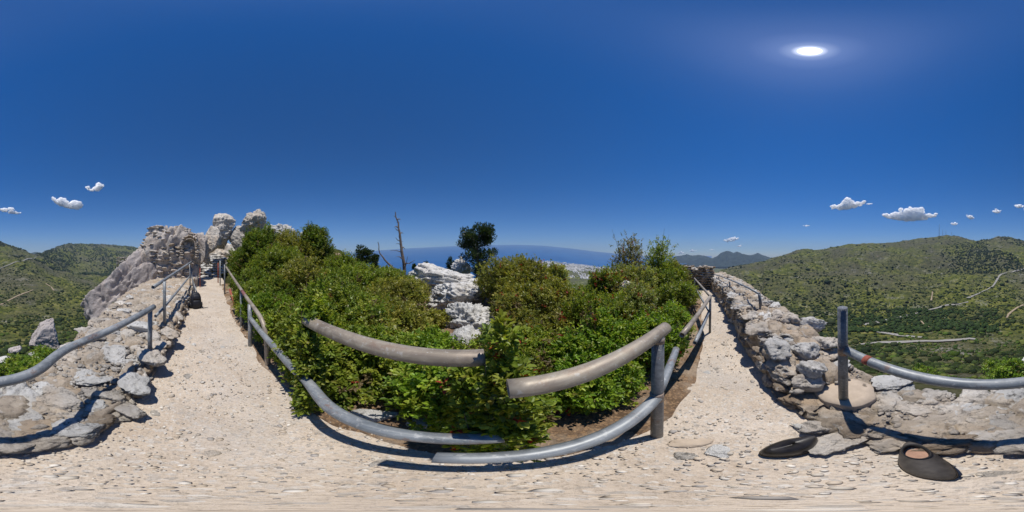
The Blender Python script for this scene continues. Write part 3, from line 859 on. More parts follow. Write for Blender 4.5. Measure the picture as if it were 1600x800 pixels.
for px, py, z, s, rz, mt in [
    (1395, 597, 0.14, (0.21, 0.15, 0.05), 0.9, 'stone_white'), (1460, 618, 0.13, (0.17, 0.13, 0.05), 1.3, 'stone'), (1520, 625, 0.13, (0.16, 0.12, 0.06), 1.6, 'stone'), (1575, 620, 0.14, (0.16, 0.12, 0.07), 1.9, 'stone_white'),
    (1470, 655, 0.11, (0.2, 0.1, 0.04), 1.5, 'stone'), (1430, 640, 0.12, (0.14, 0.1, 0.04), 1.2, 'stone'), (1590, 655, 0.11, (0.18, 0.1, 0.05), 2.0, 'stone'), (1540, 678, 0.08, (0.16, 0.08, 0.05), 1.6, 'stone'), (1500, 690, 0.05, (0.12, 0.06, 0.04), 1.6, 'stone_white')]:
    wstone(wall_l, on_level(px, py, z), s, (random.uniform(-.12, .12), random.uniform(-.12, .12), -bearing(px) + rz * 0.2), mt)
for px, py, z, s, rz, mt in [
    (1262, 600, 0.26, (0.133, 0.101, 0.109), 0.6, 'stone'), (1270, 575, 0.40, (0.148, 0.117, 0.094), 0.3, 'stone_white'), (1215, 545, 0.5, (0.203, 0.140, 0.101), 0.2, 'stone_white'), (1180, 495, 0.52, (0.156, 0.125, 0.101), 0.4, 'stone'),
    (1255, 545, 0.45, (0.187, 0.156, 0.094), 0.8, 'stone_white'), (1290, 535, 0.40, (0.195, 0.156, 0.094), 0.5, 'stone'), (1270, 505, 0.48, (0.234, 0.172, 0.117), 0.9, 'stone_white'), (1235, 500, 0.52, (0.234, 0.156, 0.125), 0.4, 'stone'), (1240, 625, 0.12, (0.094, 0.055, 0.047), 0.3, 'stone_brown'), (1222, 598, 0.18, (0.117, 0.062, 0.062), 0.2, 'stone_brown')]:
    wstone(wall_r, on_level(px, py, z), s, (random.uniform(-.15, .15), random.uniform(-.15, .15), rz), mt)
# round concrete footing of the rail post
fc = on_level(1322, 612, 0.17)
def footing():
    n = 40; ang = np.linspace(0, 2 * np.pi, n, endpoint=False)
    rad = 0.215 * (1 + 0.05 * np.sin(ang * 3 + 1) + 0.03 * np.sin(ang * 7))
    V = []; F = []
    for rr_, z in ((1.02, -0.2), (1.0, -0.01), (0.97, 0.006), (0.6, 0.012), (0.0001, 0.012)):
        V.append(np.stack([np.cos(ang) * rad * rr_ * 1.15, np.sin(ang) * rad * rr_, np.full(n, z)], -1))
    V = np.concatenate(V)
    for k in range(4):
        for j in range(n):
            j2 = (j + 1) % n; F.append((k * n + j, k * n + j2, (k + 1) * n + j2, (k + 1) * n + j))
    return mesh_np('footing', V, np.array(F), True)
ft = link('concrete_footing', footing(), M['concrete'], None, fc, (0, 0, 0.5)); tag(ft, 'round tan concrete footing under the tall grey post', 'footing')

# ruined turret at the end of the path
tur = empty('ruined_turret', (8.8, 0.6, 0)); tag(tur, 'small ruined brown masonry turret where the path ends', 'ruin')
g = random.Random(11)
def turret():
    cyl = []
    defs = [((1089, 430), 8.3, 0.42, 0.30, 0.95), ((1103, 430), 8.0, 0.44, 0.34, 1.06), ((1075, 424), 9.4, 0.34, 0.3, 1.0)]
    for (px, py), r, w, d, h in defs:
        p = at_range(px, py, r)
        v, f = rock_np(5, 900 + px, 10, 0.06, 2.2, 0.08, 0.75)
        o = link('masonry_core', mesh_np('masonry_core', v, f, True), M['stone_brown'], tur, (p.x, p.y, h * 0.46), (0, 0, -bearing(px)), (w, d, h * 0.56))
        o.matrix_parent_inverse = Matrix.Translation(-Vector(tur.location))
        base = Vector((p.x, p.y, 0)); out = -Vector((p.x, p.y, 0)).normalized(); side = Vector((out.y, -out.x, 0))
        for row in range(9):
            for col in range(7):
                u = (col - 3 + (row % 2) * 0.5 + g.uniform(-.15, .15)) / 3.3
                z = (row + 0.5 + g.uniform(-.1, .1)) * h / 8.6
                q = base + side * (u * w * 0.95) + out * (d * 0.82 * math.sqrt(max(0, 1 - u * u * 0.7))) + Vector((0, 0, z))
                s = g.uniform(0.055, 0.08)
                wstone(tur, q, (s * 1.35, s, s * 0.62), (g.uniform(-.1, .1), g.uniform(-.1, .1), -bearing(px) + g.uniform(-.2, .2)), g.choice(['stone_brown', 'stone_brown', 'stone']), small=True)
        for k in range(10):
            u = g.uniform(-1, 1); q = base + side * (u * w * 0.8) + out * g.uniform(-.1, .2) + Vector((0, 0, h * g.uniform(0.97, 1.04)))
            s = g.uniform(0.06, 0.1); wstone(tur, q, (s * 1.3, s, s * 0.6), (0, 0, g.uniform(0, 6)), g.choice(['stone', 'stone_brown']), small=True)
turret()

# ------------------------------------------------------------------ boulders and rock outcrops
def boulder(name, px, py, r, half, label, mat='stone', seed=0, rot=(0, 0, 0), sub=5, rough=0.13, freq=1.8, cracks=0.09, planes=12, cat='rock', lo=0.62, group=None, boxy=False):
    """half = half sizes (across the line of sight, along it, up)"""
    p = at_range(px, py, r)
    v, f = rock_np(sub, seed, planes, rough, freq, cracks, lo, boxy)
    o = link(name, mesh_np(name, v, f, sub < 5), M[mat], None, p, (rot[0], rot[1], -bearing(px) + rot[2]), half)
    tag(o, label, cat, group); return o
def slope_boulder(px, py_top, py_bot, halfpx, label, mat, seed, sub=5):
    """a rock sitting on the valley slope where the sight line to its foot meets the land"""
    p = land_hit(px, py_bot); r = math.hypot(p.x, p.y)
    hh = r * (math.tan(elev(py_top)) - math.tan(elev(py_bot))) / 2; hw = p.length * math.radians(halfpx * 0.225)
    return boulder('boulder', px, (py_top + py_bot) / 2, r + hw * 0.3, (hw, hw, hh * 1.15), label, mat, seed, (0, 0.15, 0), sub, 0.12, 1.3, 0.12, 7)
boulder('rock_outcrop', 262, 430, 9.6, (1.95, 1.6, 3.0), 'high weathered crag with old masonry clinging to its face, left of the path', 'stone_far', 41, (0, 0.10, 0), 6, 0.16, 2.6, 0.2, 12, lo=0.75, boxy=True)
crag = bpy.data.objects['rock_outcrop']
boulder('rock_outcrop', 198, 464, 8.5, (1.95, 1.25, 2.9), 'smooth mauve grey cliff slab falling to the valley', 'stone_mauve', 43, (0.1, 0.52, 0), 6, 0.12, 1.6, 0.16, 10)
boulder('rock_outcrop', 238, 492, 7.4, (1.1, 0.9, 1.5), 'tan lower shoulder of the crag behind the broken rail', 'stone_far', 44, (0, 0.3, 0), 6, 0.12, 2.0, 0.12, 10)
boulder('rock_outcrop', 330, 424, 17.0, (4.2, 2.4, 3.2), 'rubbly rock bank under the boulders at the path head', 'stone', 67, (0, 0, 0), 6, 0.16, 3.0, 0.16, 14, lo=0.8, boxy=True)
boulder('boulder', 313, 390, 11.0, (0.62, 0.6, 1.25), 'narrow grey rock wedged between the crag and the upright boulder', 'stone_far', 148, (0, 0.1, 0), 6, 0.12, 1.8, 0.1, 9)
boulder('boulder', 374, 378, 13.0, (0.85, 0.7, 1.3), 'grey rock filling the gap beside the tallest boulder', 'stone', 149, (0, -0.1, 0), 6, 0.14, 1.6, 0.1, 9)
boulder('boulder', 330, 376, 11.8, (0.82, 0.8, 1.1), 'upright grey boulder at the head of the path', 'stone', 45, (0, 0.15, 0), 6, 0.12, 1.5, 0.07, 9)
boulder('boulder', 347, 362, 13.0, (1.25, 1.0, 1.5), 'tallest grey boulder leaning behind the upright one', 'stone', 46, (0.1, -0.2, 0), 6, 0.13, 1.6, 0.08, 9)
boulder('boulder', 397, 349, 11.0, (0.9, 0.8, 1.2), 'two pronged grey rock rising above the shrubs', 'stone', 147, (0, 0.35, 0.3), 6, 0.34, 1.15, 0.2, 7)
boulder('boulder', 436, 370, 12.5, (1.35, 1.0, 1.0), 'long pale rock ridge behind the tall shrubs', 'stone_white', 48, (0, 0.1, 0), 6, 0.2, 2.0, 0.12, 10)
boulder('boulder', 481, 382, 11.0, (0.68, 0.8, 1.2), 'pointed pale rock beside the outermost tall shrub', 'stone_white', 49, (0, 0.2, 0), 5, 0.16, 1.8, 0.1, 8)
boulder('boulder', 690, 444, 6.4, (1.55, 0.95, 0.78), 'broad white weathered limestone rock below the dead tree', 'stone_white', 50, (0, 0.12, 0), 6, 0.2, 2.2, 0.2, 12)
boulder('boulder', 720, 468, 4.9, (1.08, 0.75, 0.60), 'pitted white limestone rock in the middle of the three', 'stone_white', 51, (0, 0.15, 0.2), 6, 0.2, 2.2, 0.2, 12)
boulder('boulder', 738, 500, 3.6, (0.70, 0.55, 0.50), 'rounded grey white rock lowest of the three', 'stone_white', 52, (0, 0.1, 0), 6, 0.18, 2.4, 0.18, 12)
boulder('boulder', 735, 535, 2.75, (0.40, 0.36, 0.36), 'pale jagged rock half sunk in green shrubs', 'stone_white', 53, (0.2, 0.3, 0), 5, 0.24, 2.0, 0.16, 9)
boulder('boulder', 650, 452, 6.0, (0.55, 0.5, 0.5), 'small lilac white rock under the dead tree', 'stone_white', 54, (0, -0.2, 0), 5, 0.18, 2.0, 0.1, 9)
boulder('boulder', 722, 416, 15.0, (1.1, 0.9, 0.9), 'far knobbly pale rock left of the cypress tree', 'stone_white', 55, (0, 0.1, 0), 5, 0.24, 2.4, 0.2, 12)
boulder('boulder', 836, 528, 2.7, (0.36, 0.32, 0.40), 'dark streaked rock deep in the red leaved shrub', 'stone', 56, (0, 0.5, 0), 5, 0.24, 2.0, 0.24, 9)
boulder('boulder', 972, 462, 4.5, (0.52, 0.4, 0.40), 'slanting pale rock between the shrubs on the seaward side', 'stone_white', 57, (0, -0.7, 0), 5, 0.2, 2.0, 0.14, 8)
jb = slope_boulder(70, 500, 545, 27, 'jagged mauve boulder on the slope below the rail', 'stone_mauve', 258, 6)
for v_ in jb.data.vertices:                      # a leaning, pointed block
    k_ = 1.08 - 0.36 * (v_.co.z + 1)
    v_.co.x = v_.co.x * k_ + 0.12 * v_.co.z + 0.22 * (1 if math.sin(v_.co.x * 5 + v_.co.z * 2) > 0 else 0) * 0.5; v_.co.y *= k_
slope_boulder(23, 541, 555, 9, 'small mauve boulder downhill from the jagged one', 'stone_mauve', 59)
slope_boulder(12, 561, 569, 13, 'flat white rock among bright green bushes', 'stone_white', 60)
slope_boulder(52, 550, 558, 7, 'little white rock between green bushes on the slope', 'stone_white', 61)
boulder('boulder', 588, 657, 1.03, (0.19, 0.085, 0.09), 'flat white stone behind the lower rail, longer of the two', 'stone_white', 62, (0, 0.05, 0), 4, 0.1, 1.6, 0.04, 9).location.z = 0.055
boulder('boulder', 672, 664, 0.92, (0.14, 0.075, 0.085), 'flat white stone behind the lower rail, shorter of the two', 'stone_white', 63, (0, 0.0, 0), 4, 0.1, 1.6, 0.04, 9).location.z = 0.055
boulder('boulder', 790, 695, 0.71, (0.07, 0.05, 0.03), 'small white stone between the two lower rails', 'stone_white', 64, (0, 0.0, 0), 4, 0.1, 1.6, 0.04, 9).location.z = 0.02
sl = boulder('flat_slab', 1080, 700, 0.72, (0.11, 0.05, 0.02), 'thin flat slab lying on the path by the grey post', 'concrete', 65, (0, 0.0, 0.2), 4, 0.06, 1.6, 0.02, 7, 'slab'); sl.location.z = 0.0

# masonry stones on the crag face + niche + far masonry
bpy.context.view_layer.update()
def on_surface(o, pxr, pyr, n, seed, size, mats, name='stone', flat=0.55):
    g = np.random.default_rng(seed); gr = random.Random(seed)
    mw = np.array(o.matrix_world)
    v = np.empty(len(o.data.vertices) * 3, np.float32); o.data.vertices.foreach_get('co', v); v = v.reshape(-1, 3)
    nn = np.empty(len(o.data.vertices) * 3, np.float32); o.data.vertices.foreach_get('normal', nn); nn = nn.reshape(-1, 3)
    w = v @ mw[:3, :3].T + mw[:3, 3]
    wn_ = nn @ np.linalg.inv(mw[:3, :3])
    wn_ /= np.linalg.norm(wn_, axis=1)[:, None] + 1e-9
    px = (718 + np.degrees(np.arctan2(w[:, 0], w[:, 1])) / 0.225) % 1600
    py = 400 - np.degrees(np.arctan2(w[:, 2] - CAMZ, np.hypot(w[:, 0], w[:, 1]))) / 0.225
    facing = -(w[:, 0] * wn_[:, 0] + w[:, 1] * wn_[:, 1]) / np.hypot(w[:, 0], w[:, 1])
    k = np.where((px > pxr[0]) & (px < pxr[1]) & (py > pyr[0]) & (py < pyr[1]) & (facing > 0.05))[0]
    if len(k) == 0: return
    inv = o.matrix_world.inverted()
    pick = g.choice(k, min(n, len(k)), replace=False)
    for i in pick:
        s = gr.uniform(*size)
        c = stone(o, w[i] + wn_[i] * 0.0, (s * gr.uniform(1.1, 1.9), s, s * flat), (gr.uniform(-.15, .15), gr.uniform(-.15, .15), -math.atan2(w[i][0], w[i][1]) + gr.uniform(-.3, .3)), gr.choice(mats), name=name, small=True)
        c.matrix_parent_inverse = inv
on_surface(crag, (236, 300), (385, 470), 170, 71, (0.07, 0.13), ['stone', 'stone_far', 'stone_far'], 'masonry_stone')
on_surface(crag, (215, 312), (345, 390), 110, 72, (0.06, 0.12), ['stone_far', 'stone', 'stone_brown'], 'masonry_stone', 0.6)
def niche():
    iw = crag.matrix_world.inverted(); o0 = iw @ Vector((0, 0, CAMZ)); d0 = (iw.to_3x3() @ (at_range(296, 388, 10) - Vector((0, 0, CAMZ)))).normalized()
    ok, hitp, _n, _i = crag.ray_cast(o0, d0)
    rr_ = (crag.matrix_world @ hitp).xy.length if ok else 8.7
    p = at_range(296, 386, rr_ - 0.16)
    root = empty('wall_niche', p); root.rotation_euler = (0, 0, -bearing(296)); tag(root, 'small arched plastered niche at the top of the crag', 'niche')
    n = 16; V = []; F = []
    w, dep, h = 0.27, 0.34, 0.75
    prof = []
    for k in range(n + 1):
        a = math.pi * k / n
        prof.append((math.cos(a) * w, math.sin(a) * dep))
    zs = [-0.55, -0.2, 0.15]
    for z in zs:
        for x, y in prof: V.append((x, y, z))
    for j in range(1, 6):
        b = math.pi / 2 * j / 5
        for x, y in prof: V.append((x * math.cos(b), y * math.cos(b), 0.15 + 0.27 * math.sin(b)))
    m = n + 1
    for j in range(len(zs) + 4):
        for k in range(n): F.append((j * m + k, j * m + k + 1, (j + 1) * m + k + 1, (j + 1) * m + k))
    link('recess', mesh_np('recess', np.array(V), np.array(F), True), M['plaster'], root)
    gr = random.Random(5)
    for k in range(11):
        a = math.pi * k / 10
        stone(root, (math.cos(a) * 0.36, -0.05, 0.15 + math.sin(a) * 0.37), (0.10, 0.16, 0.075), (0, -a + 1.57, 0), gr.choice(['stone_brown', 'stone_far']), name='arch_stone', small=True)
    for s in (-1, 1):
        for k in range(6):
            stone(root, (s * 0.38, 0.0, 0.05 - k * 0.11), (0.12, 0.16, 0.062), (0, 0, gr.uniform(-.2, .2)), gr.choice(['stone', 'stone_far']), name='jamb_stone', small=True)
niche()
def far_masonry():
    root = empty('ruined_wall', at_range(203, 420, 13)); root.rotation_euler = (0, 0, -bearing(203)); tag(root, 'coursed ruined wall top behind the mauve cliff slab', 'ruin')
    gr = random.Random(9)
    v, f = rock_np(5, 77, 8, 0.06, 2, 0.05, 0.8)
    link('masonry_core', mesh_np('masonry_core', v, f, True), M['stone_mauve'], root, (0, 0.6, -0.9), None, (1.15, 0.6, 2.0))
    for row in range(9):
        for c in range(14):
            stone(root, (-1.0 + c * 0.155 + gr.uniform(-.03, .03), 0.05 + gr.uniform(-.03, .03), 0.90 - row * 0.115 + gr.uniform(-.015, .015)), (0.085, 0.09, 0.05), (0, 0, gr.uniform(-.15, .15)), gr.choice(['stone_brown', 'stone_mauve', 'stone_far']), name='stone', small=True)
far_masonry()
# rough steps at the head of the path
def steps():
    root = empty('stone_steps', (-13, 0.2, 0)); tag(root, 'rough rubble steps climbing from the path head to the boulders', 'steps')
    gr = random.Random(21)
    inv = Matrix.Translation(-Vector(root.location))
    for row in range(12):
        r = 12.4 + row * 0.3
        for c in range(8):
            px = 318 + (c - 2.6) * 6.0 + gr.uniform(-3, 3) + row * 1.2
            if px > 350: continue
            z = 0.05 + row * 0.19
            a = bearing(px); s = gr.uniform(0.14, 0.24)
            o = stone(root, (r * math.sin(a), r * math.cos(a), z), (s * gr.uniform(1, 1.6), s * 1.1, s * 0.55), (gr.uniform(-.1, .1), gr.uniform(-.1, .1), gr.uniform(0, 6)), gr.choice(['stone', 'stone_white', 'stone_white']), name='step_stone', small=True)
            o.matrix_parent_inverse = inv
steps()
boulder('boulder', 322, 408, 12.3, (0.34, 0.3, 0.28), 'rounded tan boulder at the foot of the rubble steps', 'stone', 66, (0, 0, 0), 4)

# ================================================================== RAILINGS
def pipe(parent, name, pts, rad, mat, hollow=False, n=14):
    P = [Vector(p) for p in pts]
    o = link(name, tube_mesh(name, [tuple(p) for p in P], rad, n, hollow), M[mat], parent)
    o.matrix_parent_inverse = Matrix.Translation(-Vector(parent.location)); return o
def seg(a, b, n=10, sag=0.0):
    a, b = Vector(a), Vector(b)
    return [a.lerp(b, t) + Vector((0, 0, -sag * math.sin(t * math.pi))) for t in np.linspace(0, 1, n)]
# seaward side, the near stretch with the tall post
r1 = empty('railing', (0.76, 0.285, 0)); tag(r1, 'worn tan and grey pipe railing with a thick grey post in front of the shrubs', 'railing')
pipe(r1, 'post', [(0.755, 0.285, -0.1), (0.765, 0.285, 0.6), (0.77, 0.284, 1.16)], 0.033, 'pipe_dark')
def smooth(pts, n=40):
    P = np.array(pts, float); u = np.r_[0, np.cumsum(np.linalg.norm(np.diff(P, axis=0), axis=1))]; uu = np.linspace(0, u[-1], n)
    Q = np.stack([np.interp(uu, u, P[:, k]) for k in range(3)], -1)
    for _ in range(5): Q[1:-1] = 0.25 * Q[:-2] + 0.5 * Q[1:-1] + 0.25 * Q[2:]
    return [Vector(q) for q in Q]
pipe(r1, 'top_rail', seg((0.12, 0.392, 1.165), (0.86, 0.272, 1.175), 16), 0.036, 'pipe_tan', True, 18)
pipe(r1, 'lower_rail', seg((-0.05, 0.328, 0.648), (0.75, 0.285, 0.655), 16), 0.034, 'pipe', True, 18)
pipe(r1, 'weld_bead', [(0.757, 0.285, 0.615), (0.757, 0.285, 0.70)], 0.0365, 'pipe_rusty')
pipe(r1, 'weld_bead', [(0.768, 0.284, 1.12), (0.77, 0.284, 1.15)], 0.0365, 'pipe_rusty')
pipe(r1, 'lower_rail', seg((0.79, 0.285, 0.70), (1.36, 0.335, 0.70)), 0.030, 'pipe', True)
# seaward side, the stretch left of it
r2 = empty('railing', (-2.5, 0.73, 0)); tag(r2, 'pipe railing sunk in the shrubs with mauve painted joint, rising toward the boulders', 'railing')
pipe(r2, 'top_rail', smooth([(-0.84, 0.622, 1.162), (-0.74, 0.616, 1.163), (-0.3, 0.603, 1.165), (0.09, 0.598, 1.165)], 60), 0.040, 'pipe_tan', True, 18)
pipe(r2, 'lower_rail', smooth([(-2.48, 0.735, 0.56), (-1.4, 0.672, 0.60), (-0.80, 0.60, 0.63), (-0.50, 0.49, 0.648), (-0.25, 0.46, 0.65), (0.12, 0.455, 0.65)], 60), 0.036, 'pipe', True, 18)
pipe(r2, 'post', [(-2.5, 0.735, -0.05), (-2.5, 0.735, 0.4), (-2.5, 0.73, 0.80)], 0.036, 'pipe')
pipe(r2, 'top_rail', smooth([(-1.86, 0.77, -0.05), (-1.86, 0.76, 0.4), (-1.87, 0.75, 0.66), (-2.02, 0.75, 0.745), (-3.0, 0.77, 0.856), (-5.95, 0.83, 1.19)], 60), 0.032, 'pipe_tan', True)
pipe(r2, 'paint_band', [(-2.93, 0.768, 0.848), (-3.2, 0.774, 0.878)], 0.034, 'rustmauve')
pipe(r2, 'post', [(-3.35, 0.79, -0.05), (-3.35, 0.79, 0.4), (-3.35, 0.79, 0.87)], 0.03, 'pipe')
pipe(r2, 'rusty_stub', [at_range(359, 452, 4.4), at_range(367, 478, 4.0)], 0.03, 'rust')
pipe(r2, 'post', [(-6.6, 0.86, 0.0), (-6.6, 0.86, 0.6), (-6.6, 0.86, 1.25)], 0.03, 'pipe_dark')
pipe(r2, 'post', [(-8.6, 0.88, 0.0), (-8.6, 0.88, 0.6), (-8.6, 0.88, 1.35)], 0.03, 'pipe')
pipe(r2, 'post', [(-9.6, 0.86, 0.0), (-9.6, 0.86, 0.6), (-9.6, 0.86, 1.2)], 0.03, 'rust')
# seaward side, far stretch toward the turret
r3 = empty('railing', (3.14, 0.1, 0)); tag(r3, 'bent tan rail with dark post where the path narrows toward the turret', 'railing')
pipe(r3, 'post', [(3.14, 0.11, -0.1), (3.14, 0.105, 0.4), (3.14, 0.1, 0.80)], 0.024, 'pipe_dark')
pipe(r3, 'top_rail', seg((1.5, 0.315, 0.79), (3.16, 0.10, 0.80)), 0.031, 'pipe_tan', True)
pipe(r3, 'top_rail', seg((3.16, 0.10, 0.80), (5.6, 0.73, 0.82)), 0.028, 'pipe_tan')
pipe(r3, 'lower_rail', seg((1.95, 0.25, 0.44), (3.14, 0.13, 0.47)), 0.027, 'pipe', True)
pipe(r3, 'lower_rail', seg((3.14, 0.13, 0.50), (5.6, 0.72, 0.52)), 0.024, 'pipe')
pipe(r3, 'post', [(5.6, 0.73, -0.1), (5.6, 0.73, 0.4), (5.6, 0.73, 0.82)], 0.024, 'pipe_dark')
# valley side railing
r4 = empty('railing', (0.84, -0.84, 0.12)); tag(r4, 'long grey pipe rail along the valley edge with red painted joint and leaning post', 'railing')
pipe(r4, 'post', [(0.845, -0.845, 0.05), (0.84, -0.835, 0.6), (0.825, -0.815, 1.22)], 0.037, 'pipe_dark', False, 16)
pipe(r4, 'top_rail', smooth([(0.83, -0.835, 0.845), (-0.32, -0.722, 0.845), (-0.50, -0.755, 0.845), (-0.66, -0.86, 0.846), (-0.85, -0.885, 0.852), (-1.3, -0.79, 0.88), (-2.02, -0.635, 0.92)], 50), 0.036, 'pipe', True, 18)
pipe(r4, 'post', [(-1.93, -0.66, 0.1), (-1.93, -0.658, 0.5), (-1.93, -0.655, 0.90)], 0.03, 'pipe')
pipe(r4, 'weld_bead', [(0.832, -0.826, 0.80), (0.831, -0.824, 0.89)], 0.040, 'pipe_rusty')
pipe(r4, 'paint_band', [(0.622, -0.8146, 0.845), (0.578, -0.8103, 0.845)], 0.0375, 'rust')
# valley side, the far left railing by the backpack
r5 = empty('railing', (-2.8, -0.93, 0.2)); tag(r5, 'grey pipe railing with two rails climbing past the backpack', 'railing')
def atr(px, py, r): return at_range(px, py, r)
pipe(r5, 'post', [atr(257, 516, 2.95), atr(257, 470, 2.95), atr(257, 440, 2.95)], 0.03, 'pipe')
pipe(r5, 'top_rail', seg(atr(239, 449, 2.7), atr(299, 409, 6.6), 10), 0.033, 'pipe', True)
pipe(r5, 'lower_rail', seg(atr(243, 494, 2.7), atr(296, 432, 6.4), 10), 0.03, 'pipe', True)
pipe(r5, 'post', [atr(297, 463, 6.4), atr(297, 430, 6.4), atr(296, 410, 6.4)], 0.026, 'pipe')
pipe(r5, 'brace', [atr(297, 414, 6.4), atr(304, 458, 5.6)], 0.024, 'pipe_dark')
pipe(r5, 'brace', [atr(299, 432, 6.4), atr(308, 458, 5.4)], 0.022, 'pipe')
r6 = empty('railing', (-11, -0.4, 0)); tag(r6, 'thin dark railing remnant farther up beside the path head', 'railing')
pipe(r6, 'post', [atr(309.5, 440, 10.5), atr(309.5, 412, 10.5), atr(309.5, 394, 10.5)], 0.03, 'pipe_dark')
pipe(r6, 'top_rail', seg(atr(302, 418, 8.8), atr(310, 411, 10.5), 4), 0.03, 'pipe')
pipe(r6, 'post', [atr(312.5, 452, 8.2), atr(312.5, 430, 8.2), atr(312.5, 416, 8.2)], 0.026, 'rust')
# rail on the parapet wall
r7 = empty('railing', (2.94, -0.81, 0.5)); tag(r7, 'low thin pipe rail mounted on the parapet wall top', 'railing')
pipe(r7, 'top_rail', [atr(1186.5, 459.5, 3.05), atr(1170, 450, 3.6), atr(1150, 441, 4.6), atr(1139, 436.5, 5.5), atr(1125, 431, 6.6), atr(1113, 428, 8.0)], 0.021, 'pipe')
pipe(r7, 'post', [atr(1189, 487, 3.05), atr(1188, 472, 3.05), atr(1186.5, 459.5, 3.05)], 0.03, 'pipe_dark')
pipe(r7, 'post', [atr(1140.5, 462, 4.9), atr(1140.5, 450, 4.9), atr(1140, 440, 4.9)], 0.024, 'pipe_dark')
pipe(r7, 'post', [atr(1123.5, 448, 6.6), atr(1123.5, 440, 6.6), atr(1123, 432, 6.6)], 0.024, 'pipe_dark')
pipe(r7, 'bracket', [atr(1129, 462, 4.6), atr(1129, 449, 4.6), atr(1131, 448, 4.7), atr(1138, 448, 4.9)], 0.02, 'pipe_dark')

# ================================================================== BACKPACK AND SHOES
def superell(zs, wx, wy, yoff, n=24, pw=2.6):
    rows = []
    ang = np.linspace(0, 2 * np.pi, n, endpoint=False)
    for z, a, b, yo in zip(zs, wx, wy, yoff):
        c, s = np.cos(ang), np.sin(ang)
        rows.append(np.stack([np.sign(c) * np.abs(c) ** (2 / pw) * a, yo + np.sign(s) * np.abs(s) ** (2 / pw) * b, np.full(n, z)], -1))
    V = np.concatenate(rows)
    m = len(zs)
    F = []
    for k in range(m - 1):
        for j in range(n):
            j2 = (j + 1) % n; F.append((k * n + j, k * n + j2, (k + 1) * n + j2, (k + 1) * n + j))
    return V, np.array(F)
def backpack():
    p = on_level(306, 481, 0.0)
    t = empty('backpack', (p.x, p.y, 0.0), -bearing(306) + 0.25); tag(t, 'black backpack standing on the path against the valley side rail', 'backpack')
    zs = [0, 0.0, 0.03, 0.1, 0.22, 0.34, 0.43, 0.48, 0.50, 0.505]
    V, F = superell(zs, [0.001, 0.13, 0.155, 0.165, 0.165, 0.155, 0.13, 0.09, 0.04, 0.001], [0.001, 0.08, 0.10, 0.11, 0.11, 0.10, 0.08, 0.055, 0.03, 0.001], [0] * 6 + [0.01, 0.02, 0.03, 0.03])
    b = link('body', mesh_np('body', V, F, True), M['black_fabric'], t)
    zs = [0.04, 0.042, 0.07, 0.15, 0.23, 0.27, 0.275]
    V, F = superell(zs, [0.001, 0.10, 0.12, 0.125, 0.115, 0.09, 0.001], [0.001, 0.03, 0.045, 0.05, 0.045, 0.03, 0.001], [-0.1] * 7)
    link('front_pocket', mesh_np('front_pocket', V, F, True), M['black_fabric'], t)
    V, F = superell([0.28, 0.285, 0.33, 0.40, 0.43, 0.432], [0.001, 0.09, 0.105, 0.095, 0.06, 0.001], [0.001, 0.025, 0.035, 0.03, 0.02, 0.001], [-0.085, -0.085, -0.085, -0.07, -0.055, -0.055])
    link('upper_pocket', mesh_np('upper_pocket', V, F, True), M['black_fabric'], t)
    for s in (-1, 1):
        V, F = superell([0.03, 0.035, 0.1, 0.17, 0.18], [0.001, 0.03, 0.038, 0.035, 0.001], [0.001, 0.06, 0.07, 0.065, 0.001], [0] * 5)
        V[:, 0] += s * 0.165
        link('side_pocket', mesh_np('side_pocket', V, F, True), M['black_fabric'], t)
        link('strap', tube_mesh('strap', [(s * 0.07, 0.09, 0.46), (s * 0.09, 0.16, 0.40), (s * 0.10, 0.17, 0.25), (s * 0.12, 0.12, 0.08)], 0.017, 8), M['black_fabric'], t)
    link('loose_strap', tube_mesh('loose_strap', [(0.12, -0.08, 0.03), (0.2, -0.12, 0.012), (0.26, -0.08, 0.01), (0.34, -0.1, 0.008)], 0.008, 6), M['black_fabric'], t)
    link('handle', tube_mesh('handle', [(-0.04, 0.03, 0.49), (-0.03, 0.03, 0.53), (0.03, 0.03, 0.53), (0.04, 0.03, 0.49)], 0.009, 6), M['black_fabric'], t)
backpack()
